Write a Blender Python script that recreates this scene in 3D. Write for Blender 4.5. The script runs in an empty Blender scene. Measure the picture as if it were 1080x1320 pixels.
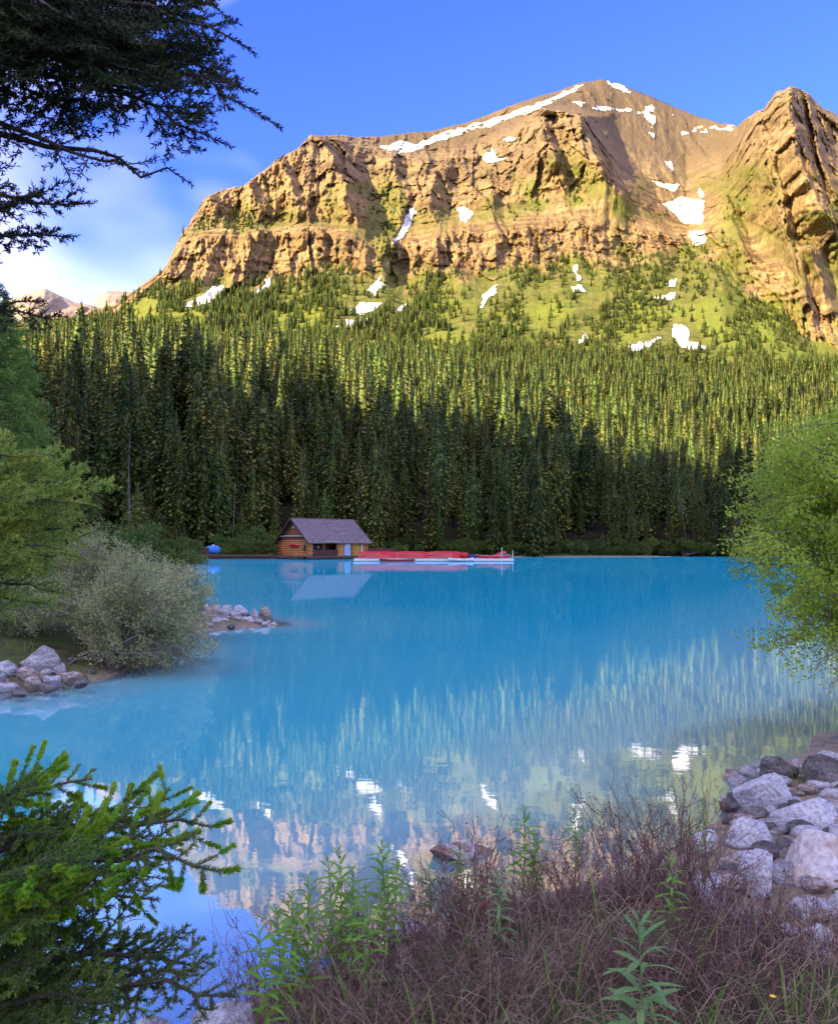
import bpy, math, random
import numpy as np

# ------------------------------------------------------------------ camera, sky, sun, exposure
sc = bpy.context.scene
COL = sc.collection
F, HZ, CX, CAMZ = 1050.0, 703.0, 540.0, 2.3          # focal length and horizon in photograph pixels, eye height (m)
cam_d = bpy.data.cameras.new('camera')
cam = bpy.data.objects.new('camera', cam_d)
COL.objects.link(cam)
cam_d.sensor_fit = 'VERTICAL'
cam_d.sensor_height = 24.0
cam_d.lens = 24.0 * F / 1320.0
cam_d.shift_y = (HZ - 660.0) / 1320.0
cam_d.clip_start = 0.05
cam_d.clip_end = 20000.0
cam.location = (0, 0, CAMZ)
cam.rotation_euler = (math.radians(90), 0, 0)
sc.camera = cam

SUN_EL, SUN_AZ = math.radians(18.0), math.radians(227.0)   # azimuth clockwise from +Y (the view direction)
world = bpy.data.worlds.new('World')
sc.world = world
world.use_nodes = True
wn = world.node_tree
wn.nodes.clear()
def wnode(t, **kw):
    n = wn.nodes.new(t)
    for k, v in kw.items():
        setattr(n, k, v)
    return n
w_out = wnode('ShaderNodeOutputWorld')
w_bg = wnode('ShaderNodeBackground')
w_bg.inputs['Strength'].default_value = 0.15
w_sky = wnode('ShaderNodeTexSky', sky_type='NISHITA', sun_disc=False)
w_sky.sun_elevation = SUN_EL
w_sky.sun_rotation = SUN_AZ
w_sky.altitude = 1700
w_sky.air_density = 1.0
w_sky.dust_density = 1.0
w_sky.ozone_density = 5.0
w_hs = wnode('ShaderNodeHueSaturation')
w_hs.inputs['Saturation'].default_value = 1.145
w_hs.inputs['Hue'].default_value = 0.53
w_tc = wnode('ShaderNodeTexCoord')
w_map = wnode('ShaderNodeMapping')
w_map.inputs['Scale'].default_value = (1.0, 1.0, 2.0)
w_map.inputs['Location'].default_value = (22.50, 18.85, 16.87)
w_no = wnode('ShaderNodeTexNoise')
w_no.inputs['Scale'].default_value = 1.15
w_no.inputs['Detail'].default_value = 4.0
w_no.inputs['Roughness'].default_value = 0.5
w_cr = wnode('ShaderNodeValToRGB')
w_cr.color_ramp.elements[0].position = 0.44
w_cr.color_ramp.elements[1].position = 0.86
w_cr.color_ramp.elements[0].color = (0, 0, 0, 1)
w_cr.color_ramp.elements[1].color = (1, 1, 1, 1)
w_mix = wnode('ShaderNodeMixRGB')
w_mix.inputs['Color2'].default_value = (9.4, 8.6, 8.9, 1)  # bright cloud, added mostly out of view to lift and whiten the shade
L = wn.links.new
L(w_sky.outputs[0], w_hs.inputs['Color'])
L(w_tc.outputs['Generated'], w_map.inputs[0])
L(w_map.outputs[0], w_no.inputs['Vector'])
L(w_no.outputs['Fac'], w_cr.inputs[0])
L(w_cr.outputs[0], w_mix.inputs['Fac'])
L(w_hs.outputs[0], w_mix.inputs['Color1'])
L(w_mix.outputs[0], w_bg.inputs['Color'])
L(w_bg.outputs[0], w_out.inputs['Surface'])

sun_d = bpy.data.lights.new('sun', 'SUN')
sun_d.energy = 4.5
sun_d.angle = math.radians(0.5)
sun_d.color = (1.0, 0.82, 0.40)
sun = bpy.data.objects.new('sun', sun_d)
COL.objects.link(sun)
SDIR = np.array([math.sin(SUN_AZ) * math.cos(SUN_EL), math.cos(SUN_AZ) * math.cos(SUN_EL), math.sin(SUN_EL)])
sun.rotation_euler = (math.pi / 2 - SUN_EL, 0, -SUN_AZ + math.pi)
sc.view_settings.view_transform = 'Standard'
sc.view_settings.look = 'None'
sc.view_settings.exposure = 2.02
sc.view_settings.gamma = 1.0
sc.cycles.max_bounces = 6
sc.cycles.diffuse_bounces = 2
sc.cycles.glossy_bounces = 2
sc.cycles.transmission_bounces = 3
sc.cycles.transparent_max_bounces = 6
sc.cycles.caustics_reflective = False
sc.cycles.caustics_refractive = False

# ------------------------------------------------------------------ helpers
def P(u, y, d):
    """point of the place seen at photograph pixel (u, y) that stands d metres away"""
    return np.array([(u - CX) / F * d, d, CAMZ - (y - HZ) / F * d])

def hash3(ix, iy, iz, seed):
    h = (ix.astype(np.int64) * 374761393 + iy.astype(np.int64) * 668265263 + iz.astype(np.int64) * 2147483647 + seed * 1274126177) & 0xFFFFFFFF
    h = ((h ^ (h >> 13)) * 1274126177) & 0xFFFFFFFF
    h = ((h ^ (h >> 16)) * 2246822519) & 0xFFFFFFFF
    return ((h ^ (h >> 15)) & 0xFFFFFF) / float(0xFFFFFF)

def vnoise(x, y, z=None, seed=0):
    x = np.asarray(x, float); y = np.asarray(y, float)
    z = np.zeros_like(x) if z is None else np.asarray(z, float)
    ix, iy, iz = np.floor(x), np.floor(y), np.floor(z)
    fx, fy, fz = x - ix, y - iy, z - iz
    fx = fx * fx * (3 - 2 * fx); fy = fy * fy * (3 - 2 * fy); fz = fz * fz * (3 - 2 * fz)
    r = 0
    for dx in (0, 1):
        wx = fx if dx else 1 - fx
        for dy in (0, 1):
            wy = fy if dy else 1 - fy
            for dz in (0, 1):
                wz = fz if dz else 1 - fz
                r = r + hash3(ix + dx, iy + dy, iz + dz, seed) * wx * wy * wz
    return r * 2 - 1

def fbm(x, y, z=None, octv=4, seed=0, gain=0.5, ridged=False):
    a, s, r = 1.0, 0.0, 0
    x = np.asarray(x, float); y = np.asarray(y, float)
    z = np.zeros_like(x) if z is None else np.asarray(z, float)
    for o in range(octv):
        n = vnoise(x * 2 ** o + 17.3 * o, y * 2 ** o - 9.1 * o, z * 2 ** o + 4.7 * o, seed + o)
        if ridged:
            n = 1 - 2 * np.abs(n)
        r = r + a * n
        s += a
        a *= gain
    return r / s

def cells(x, y, seed):
    """cellular facets: every cell a tilted plane of its own height, so that the surface breaks into blocks"""
    ix, iy = np.floor(x), np.floor(y); best = np.full(x.shape, 9e9); val = np.zeros(x.shape)
    z0 = np.zeros_like(ix)
    for dx in (-1, 0, 1):
        for dy in (-1, 0, 1):
            cx, cy = ix + dx, iy + dy
            jx = cx + hash3(cx, cy, z0, seed); jy = cy + hash3(cx, cy, z0, seed + 1)
            d = (x - jx) ** 2 + (y - jy) ** 2
            h = hash3(cx, cy, z0, seed + 2) - 0.5 + (hash3(cx, cy, z0, seed + 3) - 0.5) * 1.5 * (x - jx) + (hash3(cx, cy, z0, seed + 4) - 0.5) * 0.35 * (y - jy)
            m = d < best
            best = np.where(m, d, best); val = np.where(m, h, val)
    return val

def new_mesh(name, V, Fc, mats=(), smooth=False, fmat=None):
    """V (n,3); Fc an (m,k) array, or a list of faces of mixed size"""
    me = bpy.data.meshes.new(name)
    V = np.asarray(V, np.float32)
    if isinstance(Fc, np.ndarray):
        k = Fc.shape[1]
        me.vertices.add(len(V)); me.vertices.foreach_set('co', V.ravel())
        me.loops.add(Fc.size); me.loops.foreach_set('vertex_index', Fc.astype(np.int32).ravel())
        me.polygons.add(len(Fc)); me.polygons.foreach_set('loop_start', np.arange(0, Fc.size, k, dtype=np.int32))
    else:
        me.from_pydata(V.tolist(), [], [tuple(f) for f in Fc])
    for m in mats:
        me.materials.append(m)
    if smooth:
        me.polygons.foreach_set('use_smooth', np.ones(len(me.polygons), bool))
    if fmat is not None:
        me.polygons.foreach_set('material_index', np.asarray(fmat, np.int32))
    me.update(calc_edges=True)
    return me

def link(name, me, parent=None, loc=None, rot=None, scale=None):
    o = bpy.data.objects.new(name, me)
    COL.objects.link(o)
    if parent is not None:
        o.parent = parent
    if loc is not None:
        o.location = [float(v) for v in loc]
    if rot is not None:
        o.rotation_euler = rot
    if scale is not None:
        o.scale = (scale,) * 3 if np.isscalar(scale) else scale
    return o

def tag(o, label=None, cat=None, group=None, kind=None):
    if label: o['label'] = label
    if cat: o['category'] = cat
    if group: o['group'] = group
    if kind: o['kind'] = kind
    return o

def thing(name, label, cat, loc=(0, 0, 0), rotz=0.0, group=None, scale=1.0):
    o = link(name, None, loc=loc, rot=(0, 0, rotz), scale=scale)
    o.empty_display_size = 0.2
    return tag(o, label, cat, group)

class MB:
    """collects boxes, tubes and sheets into ONE mesh"""
    def __init__(s): s.V = []; s.F = []; s.n = 0
    def add(s, V, Fc):
        V = np.asarray(V, float)
        s.V.append(V); s.F += [tuple(i + s.n for i in f) for f in Fc]; s.n += len(V)
        return s
    def box(s, c, size, rz=0.0, axes=None):
        hx, hy, hz = np.array(size) / 2.0
        v = np.array([[x, y, z] for x in (-hx, hx) for y in (-hy, hy) for z in (-hz, hz)])
        if axes is not None:
            v = v @ np.array(axes)
        elif rz:
            cz, sz = math.cos(rz), math.sin(rz)
            v = np.c_[v[:, 0] * cz - v[:, 1] * sz, v[:, 0] * sz + v[:, 1] * cz, v[:, 2]]
        return s.add(v + np.array(c), [(0, 1, 3, 2), (4, 6, 7, 5), (0, 4, 5, 1), (2, 3, 7, 6), (0, 2, 6, 4), (1, 5, 7, 3)])
    def tube(s, pts, rad, n=6, cap=True):
        pts = np.asarray(pts, float)
        rad = np.full(len(pts), rad) if np.isscalar(rad) else np.asarray(rad, float)
        t = np.gradient(pts, axis=0)
        t /= np.linalg.norm(t, axis=1)[:, None] + 1e-9
        a = np.tile(np.array([0.0, 0, 1]), (len(pts), 1))
        a[np.abs(t[:, 2]) > 0.9] = (1, 0, 0)
        b = np.cross(t, a); b /= np.linalg.norm(b, axis=1)[:, None] + 1e-9
        c = np.cross(t, b)
        an = np.arange(n) * 2 * math.pi / n
        V = (pts[:, None] + rad[:, None, None] * (b[:, None] * np.cos(an)[None, :, None] + c[:, None] * np.sin(an)[None, :, None])).reshape(-1, 3)
        Fc = []
        for i in range(len(pts) - 1):
            for j in range(n):
                k = (j + 1) % n
                Fc.append((i * n + j, i * n + k, (i + 1) * n + k, (i + 1) * n + j))
        if cap:
            Fc.append(tuple(range(n - 1, -1, -1)))
            Fc.append(tuple((len(pts) - 1) * n + j for j in range(n)))
        return s.add(V, Fc)
    def build(s, name, mat, parent=None, smooth=False, **kw):
        return link(name, new_mesh(name, np.concatenate(s.V), s.F, [mat], smooth), parent, **kw)

# ------------------------------------------------------------------ materials
def mat_new(name):
    m = bpy.data.materials.new(name)
    m.use_nodes = True
    nt = m.node_tree
    nt.nodes.clear()
    def N(t, **kw):
        n = nt.nodes.new(t)
        for k, v in kw.items():
            setattr(n, k, v)
        return n
    out = N('ShaderNodeOutputMaterial')
    return m, nt, N, nt.links.new, out

def srgb(r, g, b):
    f = lambda c: c / 12.92 if c <= 0.04045 else ((c + 0.055) / 1.055) ** 2.4
    return (f(r / 255), f(g / 255), f(b / 255), 1)

def ramp(N, stops):
    r = N('ShaderNodeValToRGB')
    el = r.color_ramp.elements
    el[0].position, el[0].color = stops[0][0], stops[0][1]
    el[1].position, el[1].color = stops[-1][0], stops[-1][1]
    for p, c in stops[1:-1]:
        e = el.new(p); e.color = c
    return r

def simple_mat(name, cols, scale=4.0, rough=0.8, bump=0.0, bscale=None, stretch=(1, 1, 1), rnd=0.0, spec=0.3, coord='Object', detail=5.0):
    """noise-mottled surface; cols: 2 or 3 linear colours; rnd: brightness change from object to object"""
    m, nt, N, Lk, out = mat_new(name)
    b = N('ShaderNodeBsdfPrincipled')
    b.inputs['Roughness'].default_value = rough
    b.inputs['Specular IOR Level'].default_value = spec
    tc = N('ShaderNodeTexCoord'); mp = N('ShaderNodeMapping')
    mp.inputs['Scale'].default_value = stretch
    Lk(tc.outputs[coord], mp.inputs[0])
    no = N('ShaderNodeTexNoise')
    no.inputs['Scale'].default_value = scale
    no.inputs['Detail'].default_value = detail
    no.inputs['Roughness'].default_value = 0.6
    Lk(mp.outputs[0], no.inputs['Vector'])
    k = len(cols)
    r = ramp(N, [(0.3 + 0.4 * i / (k - 1), (*c[:3], 1)) for i, c in enumerate(cols)])
    Lk(no.outputs['Fac'], r.inputs[0])
    last = r.outputs[0]
    if rnd:
        oi = N('ShaderNodeObjectInfo'); mr = N('ShaderNodeMapRange')
        mr.inputs['To Min'].default_value = 1 - rnd; mr.inputs['To Max'].default_value = 1 + rnd
        Lk(oi.outputs['Random'], mr.inputs['Value'])
        hs = N('ShaderNodeHueSaturation')
        Lk(mr.outputs[0], hs.inputs['Value']); Lk(last, hs.inputs['Color'])
        last = hs.outputs[0]
    Lk(last, b.inputs['Base Color'])
    if bump:
        n2 = N('ShaderNodeTexNoise'); n2.inputs['Scale'].default_value = bscale or scale * 3
        n2.inputs['Detail'].default_value = 6
        Lk(mp.outputs[0], n2.inputs['Vector'])
        bp = N('ShaderNodeBump'); bp.inputs['Strength'].default_value = bump
        bp.inputs['Distance'].default_value = 0.02
        Lk(n2.outputs['Fac'], bp.inputs['Height']); Lk(bp.outputs[0], b.inputs['Normal'])
    Lk(b.outputs[0], out.inputs['Surface'])
    return m

def leaf_mat(name, ca, cb, transl=0.35, scale=3.0, rnd=0.2, hue=0.02, tcol=None, rough=0.55):
    """foliage: diffuse and light passing through; colour shifts from clump to clump and from plant to plant"""
    m, nt, N, Lk, out = mat_new(name)
    tc = N('ShaderNodeTexCoord'); no = N('ShaderNodeTexNoise')
    no.inputs['Scale'].default_value = scale; no.inputs['Detail'].default_value = 3
    Lk(tc.outputs['Object'], no.inputs['Vector'])
    r = ramp(N, [(0.35, (*ca[:3], 1)), (0.65, (*cb[:3], 1))])
    Lk(no.outputs['Fac'], r.inputs[0])
    oi = N('ShaderNodeObjectInfo')
    mv = N('ShaderNodeMapRange'); mv.inputs['To Min'].default_value = 1 - rnd; mv.inputs['To Max'].default_value = 1 + rnd
    mh = N('ShaderNodeMapRange'); mh.inputs['To Min'].default_value = 0.5 - hue; mh.inputs['To Max'].default_value = 0.5 + hue
    m2 = N('ShaderNodeMath', operation='FRACT'); m3 = N('ShaderNodeMath', operation='MULTIPLY'); m3.inputs[1].default_value = 7.31
    Lk(oi.outputs['Random'], mv.inputs['Value']); Lk(oi.outputs['Random'], m3.inputs[0]); Lk(m3.outputs[0], m2.inputs[0]); Lk(m2.outputs[0], mh.inputs['Value'])
    hs = N('ShaderNodeHueSaturation')
    Lk(mv.outputs[0], hs.inputs['Value']); Lk(mh.outputs[0], hs.inputs['Hue']); Lk(r.outputs[0], hs.inputs['Color'])
    b = N('ShaderNodeBsdfPrincipled'); b.inputs['Roughness'].default_value = rough; b.inputs['Specular IOR Level'].default_value = 0.2
    t = N('ShaderNodeBsdfTranslucent'); mx = N('ShaderNodeMixShader'); mx.inputs[0].default_value = transl
    Lk(hs.outputs[0], b.inputs['Base Color'])
    Lk(hs.outputs[0], t.inputs['Color'])
    Lk(b.outputs[0], mx.inputs[1]); Lk(t.outputs[0], mx.inputs[2]); Lk(mx.outputs[0], out.inputs['Surface'])
    return m
# ------------------------------------------------------------------ the lake and the near ground: one sheet with the lake bed in it
LAKE = np.array([(-9, 3.0), (-2.6, 3.0), (-1.15, 3.75), (-0.3, 4.6), (0.55, 5.3), (1.75, 6.0), (2.6, 6.9), (3.5, 8.2), (4.9, 9.8), (7.6, 12.0),
                 (14, 22), (32, 48), (66, 96), (110, 150), (128, 171), (100, 170), (60, 168), (30, 165), (5, 159), (-4, 152), (-8, 145), (-14, 140), (-27, 138.5),
                 (-36, 138), (-40.5, 136), (-33, 117), (-22, 80), (-11.5, 38), (-7.4, 27.5), (-6.2, 26.0), (-4.6, 24.7), (-4.15, 23.6), (-4.7, 22.6), (-6.0, 21.5),
                 (-6.3, 19.5), (-5.3, 17.6), (-5.0, 15.5), (-5.6, 13.7), (-6.3, 12.4), (-8.0, 10.8), (-12, 8.5), (-13, 5.0)], float)
def lake_sd(X, Y):
    """signed distance to the shore line: positive on land"""
    best = np.full(X.shape, 1e9); inside = np.zeros(X.shape, bool)
    n = len(LAKE)
    for i in range(n):
        a, b = LAKE[i], LAKE[(i + 1) % n]
        e = b - a
        t = np.clip(((X - a[0]) * e[0] + (Y - a[1]) * e[1]) / (e @ e), 0, 1)
        best = np.minimum(best, (X - a[0] - t * e[0]) ** 2 + (Y - a[1] - t * e[1]) ** 2)
        c = ((a[1] > Y) != (b[1] > Y)) & (X < (b[0] - a[0]) * (Y - a[1]) / (b[1] - a[1] + 1e-12) + a[0])
        inside ^= c
    return np.where(inside, -1, 1) * np.sqrt(best)
def ground_z(X, Y):
    X = np.asarray(X, float); Y = np.asarray(Y, float)
    sd = lake_sd(X, Y) + 0.25 * fbm(X * 0.9, Y * 0.9, seed=3, octv=3) * np.clip((np.hypot(X, Y)) / 9.0, 0.3, 1.6)
    R = np.hypot(X, Y)
    near = np.clip(1 - R / 30, 0, 1)
    land = (0.46 + 1.06 * (1 - near)) * (1 - np.exp(-np.maximum(sd, 0) / (1.3 + R * 0.05))) + np.clip(sd - 6, 0, 60) * 0.03
    land = land + 0.05 * fbm(X * 2.2, Y * 2.2, seed=5, octv=3) * np.clip(sd, 0, 1)
    low = np.clip((X - 1.3) / 0.8, 0, 1) * np.clip((Y - 3.4) / 1.0, 0, 1) * np.clip((16 - Y) / 5, 0, 1)       # boulder shore on the right
    spit = np.clip((X + 8.0) / 1.5, 0, 1) * np.clip((Y - 18.5) / 1.5, 0, 1) * np.clip((31 - Y) / 4, 0, 1)        # rock spit on the left
    land = land * (1 - 0.8 * low) * (1 - 0.75 * spit)
    depth = np.minimum(-sd, 40)
    bed = -((0.13 + 0.5 * np.clip((Y * 0.5 - X - 3.0) / 6, 0, 1)) * depth + 0.035 * depth ** 1.7) + 0.06 * fbm(X * 1.6, Y * 1.6, seed=6, octv=4) * np.clip(-sd, 0, 1)
    return np.where(sd > 0, land, np.maximum(bed, -9))
th = np.radians(np.r_[np.arange(-180, -36, 4.0), np.arange(-36, 36, 0.27), np.arange(36, 180, 4.0)])
rr = np.r_[0.02, np.geomspace(0.8, 175, 300), 230, 400, 800, 1600, 3200, 6000]
TH, RR = np.meshgrid(th, rr)
GX, GY = RR * np.sin(TH), RR * np.cos(TH)
GZ = ground_z(GX, GY)
GZ = np.where(RR > 178, -3.0, GZ)
nr, nt_ = GX.shape
ii = np.arange(nr - 1)[:, None] * nt_
jj = np.arange(nt_)[None, :]
jn = (jj + 1) % nt_
GF = np.stack([ii + jj, ii + jn, ii + nt_ + jn, ii + nt_ + jj], -1).reshape(-1, 4)

def ground_mat():
    m, nt, N, Lk, out = mat_new('shore_soil')
    b = N('ShaderNodeBsdfPrincipled'); b.inputs['Roughness'].default_value = 0.9; b.inputs['Specular IOR Level'].default_value = 0.1
    tc = N('ShaderNodeTexCoord')
    n1 = N('ShaderNodeTexNoise'); n1.inputs['Scale'].default_value = 2.3; n1.inputs['Detail'].default_value = 8
    n2 = N('ShaderNodeTexVoronoi'); n2.inputs['Scale'].default_value = 9
    Lk(tc.outputs['Object'], n1.inputs['Vector']); Lk(tc.outputs['Object'], n2.inputs['Vector'])
    r1 = ramp(N, [(0.3, (0.045, 0.035, 0.018, 1)), (0.48, (0.075, 0.075, 0.03, 1)), (0.62, (0.07, 0.10, 0.025, 1))])
    Lk(n1.outputs['Fac'], r1.inputs[0])
    r2 = ramp(N, [(0.0, (0.19, 0.145, 0.10, 1)), (0.5, (0.30, 0.22, 0.14, 1)), (1.0, (0.15, 0.125, 0.105, 1))])
    Lk(n2.outputs['Color'], r2.inputs[0])
    sp = N('ShaderNodeSeparateXYZ'); Lk(tc.outputs['Object'], sp.inputs[0])
    mr = N('ShaderNodeMapRange'); mr.inputs['From Min'].default_value = 0.02; mr.inputs['From Max'].default_value = 0.22
    Lk(sp.outputs['Z'], mr.inputs['Value'])
    mx = N('ShaderNodeMixRGB'); Lk(mr.outputs[0], mx.inputs['Fac']); Lk(r2.outputs[0], mx.inputs['Color1']); Lk(r1.outputs[0], mx.inputs['Color2'])
    Lk(mx.outputs[0], b.inputs['Base Color'])
    bp = N('ShaderNodeBump'); bp.inputs['Strength'].default_value = 0.7; bp.inputs['Distance'].default_value = 0.03
    Lk(n2.outputs['Distance'], bp.inputs['Height']); Lk(bp.outputs[0], b.inputs['Normal'])
    Lk(b.outputs[0], out.inputs['Surface'])
    return m
tag(link('ground', new_mesh('ground', np.stack([GX, GY, GZ], -1).reshape(-1, 3), GF, [ground_mat()], True)), kind='structure')

def water_mat():
    m, nt, N, Lk, out = mat_new('glacial_water')
    tc = N('ShaderNodeTexCoord')
    def noise(sc_, stretch, det):
        mp = N('ShaderNodeMapping'); mp.inputs['Scale'].default_value = stretch
        n = N('ShaderNodeTexNoise'); n.inputs['Scale'].default_value = sc_; n.inputs['Detail'].default_value = det
        Lk(tc.outputs['Object'], mp.inputs[0]); Lk(mp.outputs[0], n.inputs['Vector'])
        return n
    w1 = noise(5.0, (0.6, 1.2, 1), 3.0)
    w2 = noise(0.7, (0.5, 1.4, 1), 2.0)
    w3 = noise(0.11, (0.6, 1.5, 1), 2.0)
    amp = N('ShaderNodeMapRange'); amp.inputs['From Min'].default_value = 0.40; amp.inputs['From Max'].default_value = 0.66
    amp.inputs['To Min'].default_value = 0.25; amp.inputs['To Max'].default_value = 1.0
    Lk(w3.outputs['Fac'], amp.inputs['Value'])
    b2 = N('ShaderNodeBump'); b2.inputs['Strength'].default_value = 0.35; b2.inputs['Distance'].default_value = 0.005
    Lk(w2.outputs['Fac'], b2.inputs['Height'])
    b1 = N('ShaderNodeBump'); b1.inputs['Distance'].default_value = 0.0010
    Lk(amp.outputs[0], b1.inputs['Strength'])
    Lk(w1.outputs['Fac'], b1.inputs['Height']); Lk(b2.outputs[0], b1.inputs['Normal'])
    at = N('ShaderNodeAttribute'); at.attribute_name = 'depth'
    # glacial silt: the water turns opaque turquoise with depth
    op = N('ShaderNodeMapRange'); op.interpolation_type = 'SMOOTHSTEP'
    op.inputs['From Min'].default_value = 0.0; op.inputs['From Max'].default_value = 0.34
    op.inputs['To Min'].default_value = 0.42; op.inputs['To Max'].default_value = 1.0
    Lk(at.outputs['Fac'], op.inputs['Value'])
    df = N('ShaderNodeBsdfDiffuse')
    cr = ramp(N, [(0.0, (0.30, 0.50, 0.50, 1)), (0.22, (0.09, 0.50, 0.57, 1)), (1.0, (0.014, 0.44, 0.56, 1))])
    dm = N('ShaderNodeMapRange'); dm.inputs['From Max'].default_value = 6.0
    Lk(at.outputs['Fac'], dm.inputs['Value']); Lk(dm.outputs[0], cr.inputs[0]); Lk(cr.outputs[0], df.inputs['Color'])
    tr = N('ShaderNodeBsdfTransparent'); tr.inputs['Color'].default_value = (0.80, 0.90, 0.90, 1)
    body = N('ShaderNodeMixShader'); Lk(op.outputs[0], body.inputs[0]); Lk(tr.outputs[0], body.inputs[1]); Lk(df.outputs[0], body.inputs[2])
    gl = N('ShaderNodeBsdfGlossy'); gl.inputs['Roughness'].default_value = 0.015; gl.inputs['Color'].default_value = (0.92, 0.96, 1, 1)
    Lk(b1.outputs[0], gl.inputs['Normal'])
    fr = N('ShaderNodeFresnel'); fr.inputs['IOR'].default_value = 1.33; Lk(b1.outputs[0], fr.inputs['Normal'])
    fm = N('ShaderNodeMapRange'); fm.inputs['From Max'].default_value = 0.8; fm.inputs['To Min'].default_value = 0.38; fm.inputs['To Max'].default_value = 0.64
    Lk(fr.outputs[0], fm.inputs['Value'])
    mx = N('ShaderNodeMixShader'); Lk(fm.outputs[0], mx.inputs[0]); Lk(body.outputs[0], mx.inputs[1]); Lk(gl.outputs[0], mx.inputs[2])
    Lk(mx.outputs[0], out.inputs['Surface'])
    return m
wet = (GZ < 0.25) & (RR < 178)
ok = wet.ravel()[GF].any(axis=1) & (RR.ravel()[GF].max(axis=1) < 178)
used = np.unique(GF[ok]); remap = np.full(GX.size, -1); remap[used] = np.arange(len(used))
WV = np.stack([GX.ravel()[used], GY.ravel()[used], np.zeros(len(used))], -1)
wme = new_mesh('lake', WV, remap[GF[ok]], [water_mat()], True)
da = wme.attributes.new('depth', 'FLOAT', 'POINT'); da.data.foreach_set('value', np.maximum(-GZ.ravel()[used], 0).astype(np.float32))
tag(link('lake', wme), kind='structure')

# ------------------------------------------------------------------ the mountain: forest slope, cliff band, bench, upper cliffs, summit slope
def curve(pts):
    a = np.array(pts, float)
    return lambda u, c: np.interp(u, a[:, 0], a[:, c])
d0 = lambda u: np.interp(u, [-300, 250, 350, 480, 700, 900, 1400], [148, 148, 156, 159, 164, 170, 176])
KS = [
 curve([(-300, 696, 164), (350, 696, 172), (600, 694, 180), (1000, 697, 190), (1400, 697, 196)]),
 curve([(-300, 600, 205), (300, 600, 208), (500, 612, 215), (700, 632, 226), (900, 650, 236), (1400, 655, 244)]),
 curve([(-300, 545, 265), (300, 545, 270), (500, 560, 300), (700, 575, 340), (900, 592, 380), (1400, 592, 410)]),
 curve([(-300, 503, 420), (300, 502, 430), (500, 507, 480), (700, 516, 520), (900, 524, 560), (1400, 530, 580)]),
 curve([(-300, 470, 850), (100, 450, 850), (300, 448, 850), (500, 452, 850), (700, 462, 850), (900, 472, 840), (1080, 480, 800), (1400, 500, 780)]),
 curve([(-300, 462, 1150), (100, 420, 1150), (150, 404, 1180), (205, 368, 1200), (300, 374, 1220), (400, 354, 1230), (470, 345, 1240), (520, 365, 1250), (600, 352, 1260), (680, 342, 1270), (760, 336, 1280), (830, 330, 1300), (885, 320, 1350), (930, 332, 1280), (980, 387, 1200), (1040, 434, 1130), (1080, 448, 1110), (1400, 480, 1050)]),
 curve([(-300, 458, 1160), (100, 416, 1170), (150, 400, 1200), (208, 355, 1225), (235, 315, 1255), (300, 303, 1270), (400, 298, 1280), (470, 312, 1290), (520, 312, 1300), (600, 302, 1310), (700, 288, 1330), (800, 290, 1340), (885, 305, 1400), (930, 300, 1340), (980, 330, 1280), (1040, 380, 1200), (1080, 400, 1175), (1400, 420, 1120)]),
 curve([(-300, 455, 1200), (100, 412, 1230), (150, 397, 1250), (210, 350, 1250), (240, 298, 1300), (300, 288, 1340), (400, 286, 1350), (460, 292, 1360), (520, 286, 1400), (600, 276, 1420), (700, 256, 1430), (780, 240, 1440), (840, 275, 1460), (885, 290, 1480), (930, 265, 1420), (980, 290, 1330), (1040, 330, 1250), (1080, 350, 1220), (1400, 380, 1180)]),
 curve([(-300, 450, 1260), (100, 409, 1290), (150, 394, 1300), (215, 344, 1285), (245, 292, 1340), (265, 260, 1370), (310, 243, 1410), (355, 210, 1450), (400, 180, 1490), (430, 179, 1520), (480, 192, 1560), (540, 205, 1580), (600, 200, 1600), (660, 178, 1600), (700, 142, 1600), (750, 152, 1620), (800, 215, 1640), (840, 225, 1660), (885, 240, 1690), (930, 212, 1640), (960, 178, 1500), (1000, 132, 1430), (1020, 118, 1420), (1060, 146, 1420), (1080, 156, 1420), (1400, 265, 1400)]),
 curve([(-300, 447, 1300), (100, 407, 1310), (150, 392, 1320), (190, 372, 1320), (210, 355, 1310), (225, 328, 1330), (245, 288, 1360), (262, 257, 1390), (285, 245, 1420), (310, 240, 1430), (335, 233, 1450), (355, 205, 1470), (385, 189, 1500), (400, 174, 1520), (430, 173, 1560), (480, 177, 1680), (520, 171, 1730), (560, 168, 1770), (600, 158, 1800), (640, 143, 1830), (680, 128, 1860), (720, 117, 1880), (750, 106, 1900), (775, 102, 1920), (800, 109, 1925), (840, 125, 1930), (870, 138, 1930), (900, 150, 1920), (935, 160, 1880), (950, 164, 1760), (965, 151, 1560), (985, 140, 1480), (1000, 119, 1450), (1020, 111, 1450), (1040, 119, 1460), (1060, 139, 1470), (1080, 150, 1480), (1400, 258, 1480)]),
]
mu = np.arange(-230, 1311, 1.45)
NV = np.r_[np.linspace(0, 5, 70, endpoint=False), np.linspace(5, 6, 75, endpoint=False), np.linspace(6, 7, 45, endpoint=False),
           np.linspace(7, 8, 20, endpoint=False), np.linspace(8, 9, 105, endpoint=False), np.linspace(9, 10, 48), ]
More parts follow.
